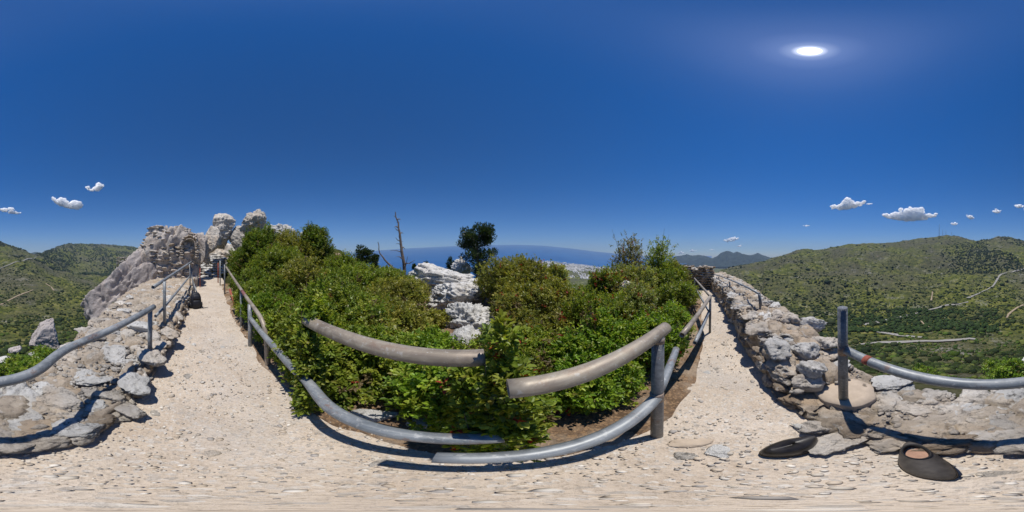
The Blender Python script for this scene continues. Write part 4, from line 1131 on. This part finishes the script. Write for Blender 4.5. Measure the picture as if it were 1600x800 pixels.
def shoe(loc, rz, label, upper, open_top):
    t = empty('shoe', loc, rz); tag(t, label, 'shoe', 'shoes of the photographer')
    # length along +Y (toe), heel at -Y
    n = 28
    def outline(s):
        a = np.linspace(0, 2 * np.pi, n, endpoint=False)
        y = np.sin(a); x = np.cos(a)
        w = np.where(y > 0, 0.050 - 0.006 * y * y, 0.038 + 0.012 * np.clip(1 + y, 0, 1))
        return np.stack([x * w * s + 0.006 * y, 0.145 * y * (1 + (s - 1) * 0.35)], -1)
    def ring(s, z): return np.column_stack([outline(s), np.full(n, 0.0) + z])
    def loft(rows):
        V = np.concatenate(rows); F = []
        for k in range(len(rows) - 1):
            for j in range(n):
                j2 = (j + 1) % n; F.append((k * n + j, k * n + j2, (k + 1) * n + j2, (k + 1) * n + j))
        return V, np.array(F)
    V, F = loft([ring(0.01, 0.0), ring(1.03, 0.0), ring(1.08, 0.006), ring(1.08, 0.022), ring(1.03, 0.026), ring(0.01, 0.026)])
    link('sole', mesh_np('sole', V, F, True), M['rubber'], t)
    V, F = loft([ring(1.02, 0.0262), ring(1.045, 0.028), ring(1.02, 0.031)])
    link('welt', mesh_np('welt', V, F, True), M['stitch'], t)
    rows = []
    a = np.linspace(0, 2 * np.pi, n, endpoint=False); yy = np.sin(a)
    for k, (s, z) in enumerate([(1.0, 0.03), (1.03, 0.045), (0.98, 0.06), (0.86, 0.072), (0.70, 0.082), (0.52, 0.09)]):
        r_ = ring(s, 0.0)
        toe = np.clip((yy + 0.15) / 1.15, 0, 1)
        zz = z * (1 - 0.2 * toe * (k / 5.0))
        r_[:, 2] = zz + (0.012 * (1 - toe) if k > 2 else 0)
        r_[:, 1] -= (0.055 if open_top else 0.022) * (k / 5.0)
        rows.append(r_)
    last = rows[-1]
    if open_top:
        for k in range(3, 6):
            w_ = (k - 2) / 3.0
            tgt = np.column_stack([np.cos(a) * 0.034, -0.058 + yy * 0.058, np.full(n, 0.085 + 0.004 * k)])
            rows[k] = rows[k] * (1 - w_) + tgt * w_
        last = rows[-1]
    V, F = loft(rows)
    link('upper', mesh_np('upper', V, F, True), M[upper], t)
    if open_top:
        cen0 = np.array([last[:, 0].mean(), last[:, 1].mean(), 0]); inner = (last - cen0) * np.array([0.85, 0.85, 1.0]) + cen0; inner[:, 2] = 0.065
        cen = (inner - cen0) * np.array([0.01, 0.01, 1]) + cen0
        V, F = loft([inner, cen]); link('insole', mesh_np('insole', V, F, True), M['insole'], t)
        V, F = loft([last, (last - cen0) * np.array([1.08, 1.06, 1]) + cen0 + np.array([0, 0, 0.006]), (last - cen0) * np.array([0.93, 0.93, 1]) + cen0 + np.array([0, 0, 0.004]), inner]); link('collar', mesh_np('collar', V, F, True), M['rubber'], t)
    else:
        cen0 = np.array([last[:, 0].mean(), last[:, 1].mean(), 0]); cen = (last - cen0) * np.array([0.02, 0.02, 1]) + cen0 + np.array([0, 0, 0.008])
        V, F = loft([last, (last - cen0) * np.array([0.6, 0.6, 1]) + cen0 + np.array([0, 0, 0.006]), cen]); link('tongue', mesh_np('tongue', V, F, True), M[upper], t)
    t.scale = (1.4, 1.3, 1.3) if open_top else (1.5, 0.92, 1.35)
    return t
shoe((0.578, -0.29, 0.004), R_(15), 'polished black leather shoe lying on the sunlit gravel', 'black_leather', False)
shoe((0.146, -0.47, 0.004), R_(35), 'grey brown shoe seen from above with tan insole showing', 'brown_leather', True)

# ================================================================== VEGETATION
def leaves_np(P, d, nrm, L, W, fancy):
    s = np.cross(d, nrm); s /= np.linalg.norm(s, axis=1)[:, None] + 1e-9
    nrm = np.cross(s, d)
    L = L[:, None]; W = W[:, None]; n = len(P)
    if fancy:
        up = nrm * W * 0.22
        V = np.stack([P, P + d * L * 0.32 + s * W * 0.5 + up, P + d * L * 0.74 + s * W * 0.36 + up, P + d * L - nrm * L * 0.08, P + d * L * 0.74 - s * W * 0.36 + up, P + d * L * 0.32 - s * W * 0.5 + up], 1).reshape(-1, 3)
        b = (np.arange(n) * 6)[:, None]
        F = np.stack([b + np.array([0, 1, 2, 3]), b + np.array([0, 3, 4, 5])], 1).reshape(-1, 4)
        return V, F, 6
    V = np.stack([P, P + d * L * 0.5 + s * W * 0.5 + nrm * W * 0.15, P + d * L, P + d * L * 0.5 - s * W * 0.5 + nrm * W * 0.15], 1).reshape(-1, 3)
    F = (np.arange(n) * 4)[:, None] + np.array([0, 1, 2, 3])
    return V, F, 4
PAL = {
    'green': [(0.175, 0.244, 0.028), (0.234, 0.296, 0.037), (0.125, 0.185, 0.024), (0.292, 0.326, 0.046)],
    'deep': [(0.116, 0.185, 0.026), (0.154, 0.222, 0.031), (0.091, 0.140, 0.022), (0.217, 0.259, 0.040)],
    'olive': [(0.226, 0.244, 0.040), (0.275, 0.273, 0.051), (0.175, 0.192, 0.035), (0.334, 0.304, 0.064)],
    'lush': [(0.175, 0.289, 0.026), (0.242, 0.355, 0.035), (0.125, 0.215, 0.022), (0.310, 0.377, 0.046)],
    'pale': [(0.258, 0.296, 0.072), (0.310, 0.334, 0.087), (0.199, 0.237, 0.061), (0.367, 0.363, 0.110)],
    'dusk': [(0.167, 0.170, 0.055), (0.226, 0.185, 0.077), (0.134, 0.133, 0.044), (0.266, 0.237, 0.083)],
    'dry': [(0.22, 0.14, 0.08), (0.28, 0.19, 0.12), (0.16, 0.10, 0.06), (0.30, 0.16, 0.12)],
    'conifer': [(0.028, 0.052, 0.020), (0.040, 0.068, 0.026), (0.020, 0.040, 0.016), (0.055, 0.08, 0.03)]}
def shrub(name, x, y, z, rx, ry, h, label, pal='green', leaf=0.045, lai=4.6, seed=0, red=0.01, fancy=False, spiky=0.0, nlump=9, aspect=0.52):
    g = np.random.default_rng(seed)
    t = empty(name, (x, y, z)); tag(t, label, 'shrub', 'shrubs on the seaward side')
    R = np.array([rx, ry, h])
    # lumps
    lc = []
    for k in range(nlump):
        a = g.uniform(0, 6.283); rad = math.sqrt(g.random()) * 0.62; zz = g.uniform(0.28, 0.72 if rad > 0.35 else 0.80)
        lc.append((math.cos(a) * rad, math.sin(a) * rad, zz))
    lc.append((0, 0, 0.70)); lc = np.array(lc)
    lr = g.uniform(0.24, 0.40, len(lc)); lr[-1] = 0.31
    area = 2 * math.pi * rx * ry * 0.5 + 2 * math.pi * (rx + ry) / 2 * h * 0.75
    W0 = leaf * aspect
    n = int(lai * area / (leaf * W0 * 0.62))
    per = 14
    nc = max(20, n // per)
    li = g.choice(len(lc), nc, p=lr ** 2 / np.sum(lr ** 2))
    dr = g.normal(size=(nc, 3)); dr[:, 2] += 0.25; dr /= np.linalg.norm(dr, axis=1)[:, None]
    depth = 1 - 0.45 * g.random(nc) ** 2.0
    cu = lc[li] + dr * (lr[li] * depth)[:, None]
    bump = fbm(cu * 3.1 + seed, 3, seed)
    cu = cu + dr * (bump * 0.10)[:, None]
    if spiky: cu = cu + dr * (spiky * g.random(nc) ** 4)[:, None]
    cu[:, 2] = np.abs(cu[:, 2] - 0.03) + 0.03
    c = cu * R
    outw = cu - np.array([0, 0, 0.25]); outw = outw / (np.linalg.norm(outw, axis=1)[:, None] + 1e-9)
    tw = outw * 0.55 + dr * 0.5 + g.normal(size=(nc, 3)) * 0.35 + np.array([0, 0, 0.3]); tw /= np.linalg.norm(tw, axis=1)[:, None]
    # leaves along each twig
    P = np.repeat(c, per, 0); T = np.repeat(tw, per, 0); u = g.random(len(P))
    twl = leaf * 2.3
    rnd = g.normal(size=(len(P), 3)); rnd /= np.linalg.norm(rnd, axis=1)[:, None]
    P = P + T * ((u - 0.6) * twl)[:, None] + rnd * (leaf * 0.35 * g.random(len(P)))[:, None]
    d = T * 0.55 + rnd * 0.85; d /= np.linalg.norm(d, axis=1)[:, None]
    nr = np.array([0, 0, 1.0]) * 0.8 + np.repeat(outw, per, 0) * 0.5 + g.normal(size=(len(P), 3)) * 0.45
    nr /= np.linalg.norm(nr, axis=1)[:, None]
    L = leaf * g.uniform(0.65, 1.25, len(P)); W = L * aspect * g.uniform(0.8, 1.2, len(P))
    V, F, k = leaves_np(P, d, nr, L, W, fancy)
    pal_ = np.array(PAL[pal])
    cc = np.repeat(pal_[g.integers(0, 4, nc)] * g.uniform(0.8, 1.2, (nc, 1)), per, 0) * g.uniform(0.78, 1.22, (len(P), 1))
    cc = cc * (1 + 0.35 * np.repeat(fbm(c * 2.2 + 9, 2, seed + 3), per))[:, None]
    yl = g.random(len(P)) < 0.035
    cc[yl] = np.array([0.22, 0.20, 0.045]) * g.uniform(0.7, 1.2, (yl.sum(), 1))
    rc = np.repeat(g.random(nc) < red, per) & (g.random(len(P)) < 0.75)
    dry = np.repeat((fbm(c * 3.0 + 31, 2, seed + 8) > 0.42) & (g.random(nc) < 0.5), per)
    cc[dry] = np.array([0.20, 0.15, 0.075]) * g.uniform(0.6, 1.2, (dry.sum(), 1))
    cc[rc] = np.array([0.34, 0.05, 0.03]) * g.uniform(0.6, 1.3, (rc.sum(), 1))
    f = link('foliage', mesh_np('foliage', V, F, False, np.repeat(cc, k, 0)), M['leaf'], t); f['kind'] = 'stuff'
    # stems
    parts = []
    for i in g.choice(nc, min(nc, 44), replace=False):
        e = c[i] * (1.13 if g.random() < 0.4 else 1.0); b = np.array([e[0] * 0.12, e[1] * 0.12, -0.05])
        m1 = b * 0.55 + e * 0.45 + np.array([0, 0, 0.12 * h]) + g.normal(size=3) * 0.04 * rx
        q = np.array([b, b * 0.7 + m1 * 0.3 + g.normal(size=3) * 0.02 * rx, m1, m1 * 0.45 + e * 0.55 + g.normal(size=3) * 0.02 * rx, e])
        rad = 0.011 * (rx / 0.7) ** 0.5
        parts.append(tube_np(q, np.array([1.4, 1.1, 0.8, 0.5, 0.22]) * rad, 5))
    V, F = join_np(parts)
    s = link('stems', mesh_np('stems', V, F, True), M['bark'], t); s['kind'] = 'stuff'
    return t
SH = [
 # x, y, z, rx, ry, h, palette, leaf, red, label
 (-5.3, 1.42, 0, .75, .6, 1.0, 'deep', .055, .0, 'dark green shrub beside the path opposite the backpack'),
 (-4.0, 1.28, 0, .68, .55, .85, 'green', .05, .0, 'leafy green shrub overhanging the path below the mauve painted joint'),
 (-2.95, 1.22, 0, .62, .5, .72, 'lush', .046, .0, 'bright green shrub around the stout rail post'),
 (-1.95, 1.28, 0, .68, .62, .74, 'green', .044, .0, 'leafy shrub behind the sloping lower rail'),
 (-1.05, 1.26, 0, .68, .55, .66, 'green', .042, .006, 'dense green shrub under the tan rail, uphill end'),
 (-.22, 1.27, 0, .68, .58, .62, 'lush', .040, .004, 'fine leaved green shrub above the two white stones'),
 (.55, 1.48, 0, .60, .55, .62, 'green', .040, .05, 'green shrub with scarlet leaves at the broken rail ends'),
 (1.32, 1.08, 0, .62, .58, .70, 'lush', .040, .012, 'lush green shrub behind the thick grey post'),
 (1.95, .80, 0, .66, .60, .66, 'lush', .040, .006, 'lush clipped looking shrub spilling onto the narrow path'),
 (2.85, .85, 0, .62, .55, .62, 'lush', .042, .006, 'green shrub under the bent tan rail'),
 (4.1, 1.0, 0, .72, .62, .82, 'green', .05, .004, 'green shrub beside the far dark post'),
 (5.4, 1.75, 0, .8, .6, 1.15, 'green', .055, .0, 'rounded shrub near the turret end of the path'),
 (-7.7, 2.35, .1, 1.25, 1.1, 2.45, 'deep', .075, .0, 'tallest dark green shrub by the boulders, highest of all'),
 (-9.3, 1.9, .1, .7, .7, 1.7, 'deep', .075, .0, 'dark shrub crowding the rubble steps'),
 (-7.1, 4.2, .2, 1.55, 1.3, 2.35, 'olive', .075, .0, 'broad olive green shrub below the long pale rock ridge'),
 (-6.1, 5.5, .4, .95, 1.0, 2.35, 'deep', .075, .0, 'dark shrub peak beside the pointed pale rock'),
 (-4.75, 5.5, .1, 1.35, 1.2, 1.4, 'green', .07, .0, 'green shrub sloping down toward the sea view'),
 (-2.8, 5.5, 0, 1.25, 1.1, .98, 'green', .068, .0, 'green shrub in front of the leaning dead trunk'),
 (-5.7, 2.7, 0, 1.2, 1.0, 1.75, 'green', .062, .0, 'thick green shrub behind the sloping tan rail'),
 (-4.2, 2.7, 0, 1.1, .95, 1.3, 'olive', .058, .0, 'olive tinged shrub halfway up the green bank'),
 (-3.3, 3.9, 0, 1.2, 1.05, 1.1, 'green', .062, .004, 'yellow flecked green shrub in the middle of the bank'),
 (-1.95, 2.5, 0, .95, .8, .92, 'green', .052, .004, 'leafy green shrub just above the tan rail'),
 (-1.75, 3.9, 0, .95, .9, .85, 'olive', .058, .0, 'olive shrub meeting the white limestone rock'),
 (-.95, 2.6, 0, .65, .6, .64, 'olive', .05, .0, 'low yellowish shrub left of the half sunk rock'),
 (1.8, 4.6, 0, 1.3, 1.15, 1.36, 'olive', .060, .012, 'big domed olive shrub right of the white rocks'),
 (2.75, 4.2, 0, .5, .5, 1.18, 'pale', .055, .03, 'upright pale shrub with red tips at the dome\'s flank'),
 (1.35, 3.0, 0, .72, .6, .85, 'olive', .05, .03, 'twiggy olive shrub in front of the big dome'),
 (2.1, 2.9, 0, .7, .6, .85, 'olive', .05, .04, 'thin shrub with red berries above the dark streaked rock'),
 (2.85, 2.95, 0, .62, .6, .76, 'green', .05, .05, 'red flecked green shrub below the far town'),
 (3.15, 2.6, 0, .42, .42, 1.18, 'green', .05, .16, 'narrow shrub with many russet leaves in front of the sea'),
 (2.2, 1.95, 0, .75, .55, .72, 'green', .046, .03, 'green shrub behind the lush front shrub'),
 (3.3, 1.75, 0, .8, .6, .86, 'pale', .05, .01, 'pale green shrub behind the bent tan rail'),
 (4.35, 2.35, 0, .85, .75, 1.12, 'pale', .055, .03, 'pale shrub beside the slanting pale rock'),
 (5.7, 3.35, 0, .75, .7, 2.05, 'dusk', .06, .01, 'tall airy shrub with sparse greyish leaves against the sea'),
 (6.0, 2.25, 0, .95, .85, 1.75, 'green', .06, .0, 'tall green shrub next to the airy one'),
 (7.6, 2.0, 0, .9, .8, 1.15, 'olive', .065, .0, 'rounded shrub hiding the foot of the turret'),
 (.62, 2.3, 0, .4, .4, .30, 'green', .046, .02, 'low green shrub between the half sunk rock and the red leaved one'),
 (1.0, 2.25, 0, .55, .5, .62, 'olive', .046, .05, 'twiggy shrub with red sprays before the dark streaked rock'),
 (-.40, 2.0, 0, .5, .42, .48, 'lush', .044, .0, 'green shrub showing over the middle of the tan rail'),
 (-8.6, 3.6, .2, 1.0, 1.0, 2.5, 'deep', .075, .0, 'dark shrub under the two pronged rock'),
 (-3.6, 1.75, 0, .6, .5, .95, 'deep', .052, .0, 'dark shrub behind the stout rail post'),
 (-1.18, .98, 0, .38, .30, 1.08, 'green', .044, .0, 'upright leafy shrub hiding the bent end of the tan rail'),
 (.12, .51, 0, .12, .085, 1.04, 'green', .034, .03, 'slender leafy sprig growing up where the tan rails break off'),
 (-.62, 3.35, 0, .52, .42, .36, 'olive', .05, .0, 'low olive shrub at the foot of the white rocks'),
 (-.88, .66, 0, .13, .09, 1.10, 'green', .036, .0, 'slender leafy sprig at the uphill end of the tan rail'),
 (.17, .80, 0, .25, .22, .95, 'green', .04, .04, 'upright leafy shrub between the two offset tan rails'),
 (.14, 1.02, 0, .36, .3, .62, 'lush', .04, .01, 'bushy shrub at the foot of the rail gap'),
 (.95, .98, 0, .42, .36, .55, 'lush', .04, .01, 'small lush shrub behind the right lower rail'),
 (4.9, .98, 0, .55, .5, .6, 'pale', .05, .0, 'small pale shrub under the far rail'),
]
for k, (x, y, z, rx, ry, h, pal, lf, red, lab) in enumerate(SH):
    airy = 'airy' in lab
    near = math.hypot(x, y) < 2.6
    kx = 1.1 if k in (7, 8, 9, 10) else 1.25
    shrub('shrub', x, y, z, rx * kx, ry * kx, h * 1.1, lab, pal, lf, 1.0 if airy else (3.8 if near else 3.4), 400 + k, red, near, 0.3 if airy else 0.12, 14 if airy else 10)
p = on_level(850, 652, 0.06)
s_ = shrub('plant', p.x, p.y, 0.0, .13, .12, .24, 'dry brown twiggy plant on the bare soil behind the lower rail', 'dry', .022, 0.5, 904, 0.1, True, 0.3, 6, 0.6); s_['group'] = 'plants by the path'; s_['category'] = 'plant'
# shrub growing on the cliff slab, small plant at the path edge, and large bush on the valley slope
def extra(o, grp): o['group'] = grp
p = at_range(187, 497, 5.6)
s_ = shrub('shrub', p.x, p.y, p.z, .34, .3, .62, 'grey green shrub rooted in a crack of the mauve cliff slab', 'pale', .045, 3, 901, 0, False, 0.3, 7); extra(s_, 'shrubs on the valley side')
p = on_level(478, 640, 0.0)
s_ = shrub('plant', p.x, p.y, 0.0, .11, .10, .14, 'little round leaved plant at the path edge beneath the rail', 'lush', .035, 2.2, 902, 0, True, 0.1, 6, 0.8); extra(s_, 'plants by the path'); s_['category'] = 'plant'
p = on_level(530, 628, 0.1)
s_ = shrub('plant', p.x, p.y + 0.05, 0.0, .10, .10, .2, 'low leafy sprig where the lower rails meet', 'green', .035, 2.2, 903, 0, True, 0.1, 6, 0.7); extra(s_, 'plants by the path'); s_['category'] = 'plant'
for px, pyb, wpx, asp, lab, sd_ in [(1574, 592, 32, 0.8, 'large dark green bush on the slope just below the rail', 910), (66, 574, 34, 0.7, 'bright green bush beneath the jagged mauve boulder', 911), (22, 588, 40, 0.55, 'bright green thicket under the flat white rock', 912), (1440, 590, 24, 0.6, 'low green bush behind the rail on the valley slope', 913), (108, 553, 16, 0.8, 'green bush beside the jagged boulder, nearer the rail end', 914)]:
    p = land_hit(px, pyb); rx = p.length * math.radians(wpx * 0.225)
    s_ = shrub('shrub', p.x, p.y, p.z - 0.3, rx, rx * .9, rx * asp * 1.4, lab, 'lush', rx * 0.09, 2.6, sd_, 0, False, 0.15, 9); extra(s_, 'bushes on the valley slope')

# conifers
def conifer(px, py_top, py_base, r, half, label, seed, n=2600, leaf=0.16, cone=False, lean=0.0):
    g = np.random.default_rng(seed)
    b = at_range(px, py_base, r); top = CAMZ + r * math.tan(elev(py_top)); h = top - b.z
    t = empty('conifer_tree', b); tag(t, label, 'tree', 'conifers on the seaward edge')
    parts = []
    m = 10
    tr = np.stack([np.linspace(0, lean * h, m) + g.normal(size=m) * 0.02 * h, g.normal(size=m) * 0.02 * h, np.linspace(-0.8, h * 0.93, m)], -1)
    tr[0, :2] = 0
    parts.append(tube_np(tr, np.linspace(0.035, 0.006, m) * h, 7))
    cl = []
    for k in range(34):
        u = g.uniform(0.06, 0.95)
        a = g.uniform(0, 6.283)
        prof = (max(0.55, math.sin(min(1, u * 1.6) * math.pi / 2)) * (1.05 - u * 0.75)) if not cone else (1.05 - u)
        ln = half * prof * g.uniform(0.55, 1.1)
        o = np.array([np.interp(u * h * 0.93, tr[:, 2], tr[:, 0]), np.interp(u * h * 0.93, tr[:, 2], tr[:, 1]), u * h * 0.93])
        e = o + np.array([math.cos(a) * ln, math.sin(a) * ln, ln * g.uniform(0.25, 0.75)])
        q = np.array([o, o * 0.5 + e * 0.5 - np.array([0, 0, 0.05 * ln]), e])
        parts.append(tube_np(q, np.array([0.010, 0.007, 0.003]) * h, 5))
        for w in (0.45, 0.7, 0.88, 1.0):
            cl.append((o * (1 - w) + e * w, 0.155 * half * (1.25 - 0.4 * w) + 0.045 * h * 0.5))
    cl.append((np.array([lean * h, 0, h * 0.95]), 0.12 * half + 0.02 * h))
    V, F = join_np(parts)
    link('trunk', mesh_np('trunk', V, F, True), M['bark'], t)
    ci = g.integers(0, len(cl), n)
    cc = np.array([c[0] for c in cl])[ci]; cr_ = np.array([c[1] for c in cl])[ci]
    d = g.normal(size=(n, 3)); d /= np.linalg.norm(d, axis=1)[:, None]
    P = cc + d * (cr_ * g.random(n) ** 0.4)[:, None] * np.array([1, 1, 0.75])
    dd = d * 0.7 + np.array([0, 0, 0.6]) + g.normal(size=(n, 3)) * 0.3; dd /= np.linalg.norm(dd, axis=1)[:, None]
    nr = g.normal(size=(n, 3)); nr /= np.linalg.norm(nr, axis=1)[:, None]
    L = leaf * g.uniform(0.6, 1.3, n)
    V, F, k = leaves_np(P, dd, nr, L, L * 0.42, False)
    pal_ = np.array(PAL['conifer'])
    col = pal_[g.integers(0, 4, n)] * g.uniform(0.75, 1.3, (n, 1))
    f = link('crown', mesh_np('crown', V, F, False, np.repeat(col, k, 0)), M['leaf'], t); f['kind'] = 'stuff'
conifer(748, 349, 440, 13.0, 2.35, 'bushy dark cypress standing behind the white rocks', 21, 11000, 0.17)
conifer(568, 384, 430, 13.0, 1.05, 'dark flat topped pine rising over the green shrubs', 22, 3600, 0.17)
conifer(584, 398, 430, 12.0, 0.7, 'small pine beside the leaning dead trunk', 26, 1800, 0.15)
conifer(647, 411, 438, 18.0, 0.55, 'small conical conifer right of the dead tree', 23, 1400, 0.15, True)
conifer(667, 407, 432, 20.0, 0.75, 'small spreading pine above the white rock', 24, 1100, 0.17)
conifer(704, 401, 426, 17.0, 0.65, 'thin little pine beside the far knobbly rock', 25, 1100, 0.16)

# dead trees
def dead_tree(root_p, spine, r0, label, seed, nb):
    g = np.random.default_rng(seed)
    t = empty('dead_tree', spine[0]); tag(t, label, 'tree')
    S = np.array([tuple(p) for p in spine]) - np.array(tuple(spine[0]))
    u = np.linspace(0, 1, len(S)); uu = np.linspace(0, 1, 22)
    S = np.stack([np.interp(uu, u, S[:, k]) for k in range(3)], -1) + fbm(np.stack([uu * 5, uu * 0 + seed, uu * 0], -1), 3, seed)[:, None] * np.array([0.10, 0.10, 0])
    S[0] = 0
    link('trunk', mesh_np('trunk', *tube_np(S, np.linspace(r0, r0 * 0.22, 22), 9), True), M['deadwood'], t)
    H = S[-1, 2]
    for k in range(nb):
        i = int(g.uniform(4, 20)); o = S[i]; a = g.uniform(0, 6.283)
        ln = g.uniform(0.25, 0.95) * (1.15 - i / 22) * H * 0.22
        side = np.array([math.cos(a), math.sin(a), 0])
        q = [o, o + side * ln * 0.5 + np.array([0, 0, ln * g.uniform(-0.1, 0.35)]) + g.normal(size=3) * 0.03, o + side * ln + np.array([0, 0, ln * g.uniform(-0.1, 0.8)])]
        link('branch', mesh_np('branch', *tube_np(np.array(q), np.array([0.30, 0.2, 0.07]) * r0 * g.uniform(0.5, 1.3), 6), True), M['deadwood'], t)
    return t
ar = at_range
dead_tree(None, [ar(632, 441, 12), ar(632, 420, 12), ar(630, 400, 12), ar(627, 380, 12), ar(624, 360, 12), ar(620, 345, 12), ar(616.5, 331, 12)], 0.15, 'bare upright dead tree trunk with short broken branches', 31, 18)
dead_tree(None, [ar(629, 438, 11.8), ar(622, 428, 11.8), ar(610, 415, 11.8), ar(600, 406, 11.8), ar(594, 395, 11.8), ar(590, 378, 11.8)], 0.11, 'dark dead trunk leaning away left of the upright one', 32, 4)

# ================================================================== RADIO MASTS
def mast(px, py0, py1, r, w, label):
    b = land_hit(px, py0 + 3) or at_range(px, py0, r)
    b = at_range(px, py0, r); z1 = CAMZ + r * math.tan(elev(py1)); h = z1 - b.z
    t = empty('radio_mast', b); tag(t, label, 'mast', 'radio masts on the hill crest')
    for sx in (-1, 1):
        for sy in (-1, 1):
            link('mast_leg', tube_mesh('mast_leg', [(sx * w, sy * w, 0), (sx * w * 0.6, sy * w * 0.6, h * 0.5), (sx * w * 0.25, sy * w * 0.25, h)], 0.45, 5), M['mast'], t)
    k = 0; z = 0
    while z < h * 0.95:
        s = w * (1 - 0.75 * z / h); s2 = w * (1 - 0.75 * (z + h * 0.1) / h)
        for q in (((-s, -s, z), (s2, -s2, z + h * 0.1)), ((s, s, z), (-s2, s2, z + h * 0.1)), ((-s, s, z), (-s2, -s2, z + h * 0.1)), ((s, -s, z), (s2, s2, z + h * 0.1))):
            link('lattice_bar', tube_mesh('lattice_bar', [q[0], q[1]], 0.28, 4), M['mast'], t)
        z += h * 0.1
mast(1467.5, 369, 350, 1470, 3.2, 'tallest lattice mast on the hill crest')
mast(1473, 368, 358.5, 1470, 1.6, 'shorter mast next to the tallest lattice mast')
mast(1478, 367, 359.5, 1470, 1.5, 'shorter mast, third along the crest from the tallest')
mast(1487, 368, 362, 1470, 1.4, 'shortest outermost mast on the hill crest')

# ================================================================== CLOUDS
def cloud(px, py, w, h, label, seed, dens=1.0, tilt=0.0, r=19000):
    """w, h: extent in photo pixels; puffs of water droplets built far beyond the haze"""
    g = np.random.default_rng(seed)
    c = at_range(px, py, r); sl = c.length
    hw, hh = sl * math.radians(w * 0.225) / 2, sl * math.radians(h * 0.225) / 2
    t = None
    n = int(44 * dens * max(1.0, w / 20))
    parts = []
    bv, bf = ICO[3 if dens >= 1 else 2]
    heads = [(g.uniform(-0.75, 0.75), g.uniform(0.35, 1.0)) for _ in range(max(2, int(w / 16)))]
    for k in range(n):
        if dens >= 1 and k % 2:
            hx, hp = heads[g.integers(len(heads))]
            u = np.clip(hx + g.normal() * 0.16, -1, 1); z = -0.7 + (1.55 * hp) * g.random()
        else:
            u = g.uniform(-1, 1); z = g.uniform(-0.8, -0.35) if dens >= 1 else g.uniform(-0.9, 0.9)
        env = math.sqrt(max(0.05, 1 - u * u))
        s = hh * (g.uniform(0.14, 0.40) if dens >= 1 else g.uniform(0.08, 0.24)) * (0.55 + 0.45 * env)
        zc = hh * z * env + u * tilt * hh
        o = np.array([u * (hw - s * 0.7), g.uniform(-0.6, 0.6) * hh, zc])
        v = bv * (1 + 0.55 * fbm(bv * 2.6 + g.uniform(-9, 9, 3), 4, seed + k)[:, None])
        v = v * np.array([1.25, 1.1, 0.85]) * s + o
        parts.append((v, bf))
    V, F = join_np(parts)
    o = link('cloud', mesh_np('cloud', V, F, True), M['cloud'], None, c, (0, 0, -bearing(px)))
    rm = o.modifiers.new('merge', 'REMESH'); rm.mode = 'VOXEL'; rm.voxel_size = max(12.0, hh * 0.05); rm.use_smooth_shade = True
    tag(o, label, 'cloud', 'small fair weather clouds'); return o
CL = [(105, 314, 46, 22, 'dense white cloud above the far rounded mountain', 1.4, -0.55), (148, 291, 26, 16, 'torn wispy cloud to the upper right of the dense one', 1.0, 0.1), (16, 328, 34, 12, 'ragged drawn out cloud at the picture\'s left edge', 1.0, -0.5),
      (1324, 318, 54, 18, 'flat bottomed cloud with a raised right end', 1.3, 0.5), (1421, 334, 82, 22, 'widest white cloud, above the hill crest', 1.5, 0.0), (1260, 352, 11, 4, 'faint low scrap left of the hill', 1.0, 0.0), (1491, 349, 11, 6, 'tiny puff just above the radio masts', 1.0, 0.0),
      (1516, 338, 12, 9, 'small tilted puff right of the radio masts', 1.0, -0.4), (1557, 329, 15, 8, 'small puff second from the picture\'s right edge', 1.0, 0.0), (1592, 321, 15, 9, 'small puff at the picture\'s right edge', 1.0, -0.2),
      (1142, 373, 24, 10, 'white cloud above the jagged blue mountain', 1.2, 0.3), (1155, 384, 8, 4, 'tiny puff right over the jagged mountain top', 1.0, 0.2), (1083, 391, 12, 5, 'small low puff over the pale far ridge', 1.0, 0.2), (1065, 394, 11, 5, 'small low puff beside the tall shrub', 1.0, 0.0), (1113, 390, 8, 3, 'thin low puff between the two mountains', 1.0, 0.0), (1358, 318, 10, 4, 'thin trailing wisp beside the raised cloud end', 1.0, 0.0)]
for k, (px, py, w, h, lab, dn, ti) in enumerate(CL):
    cloud(px, py, w, h, lab, 700 + k, dn, ti)
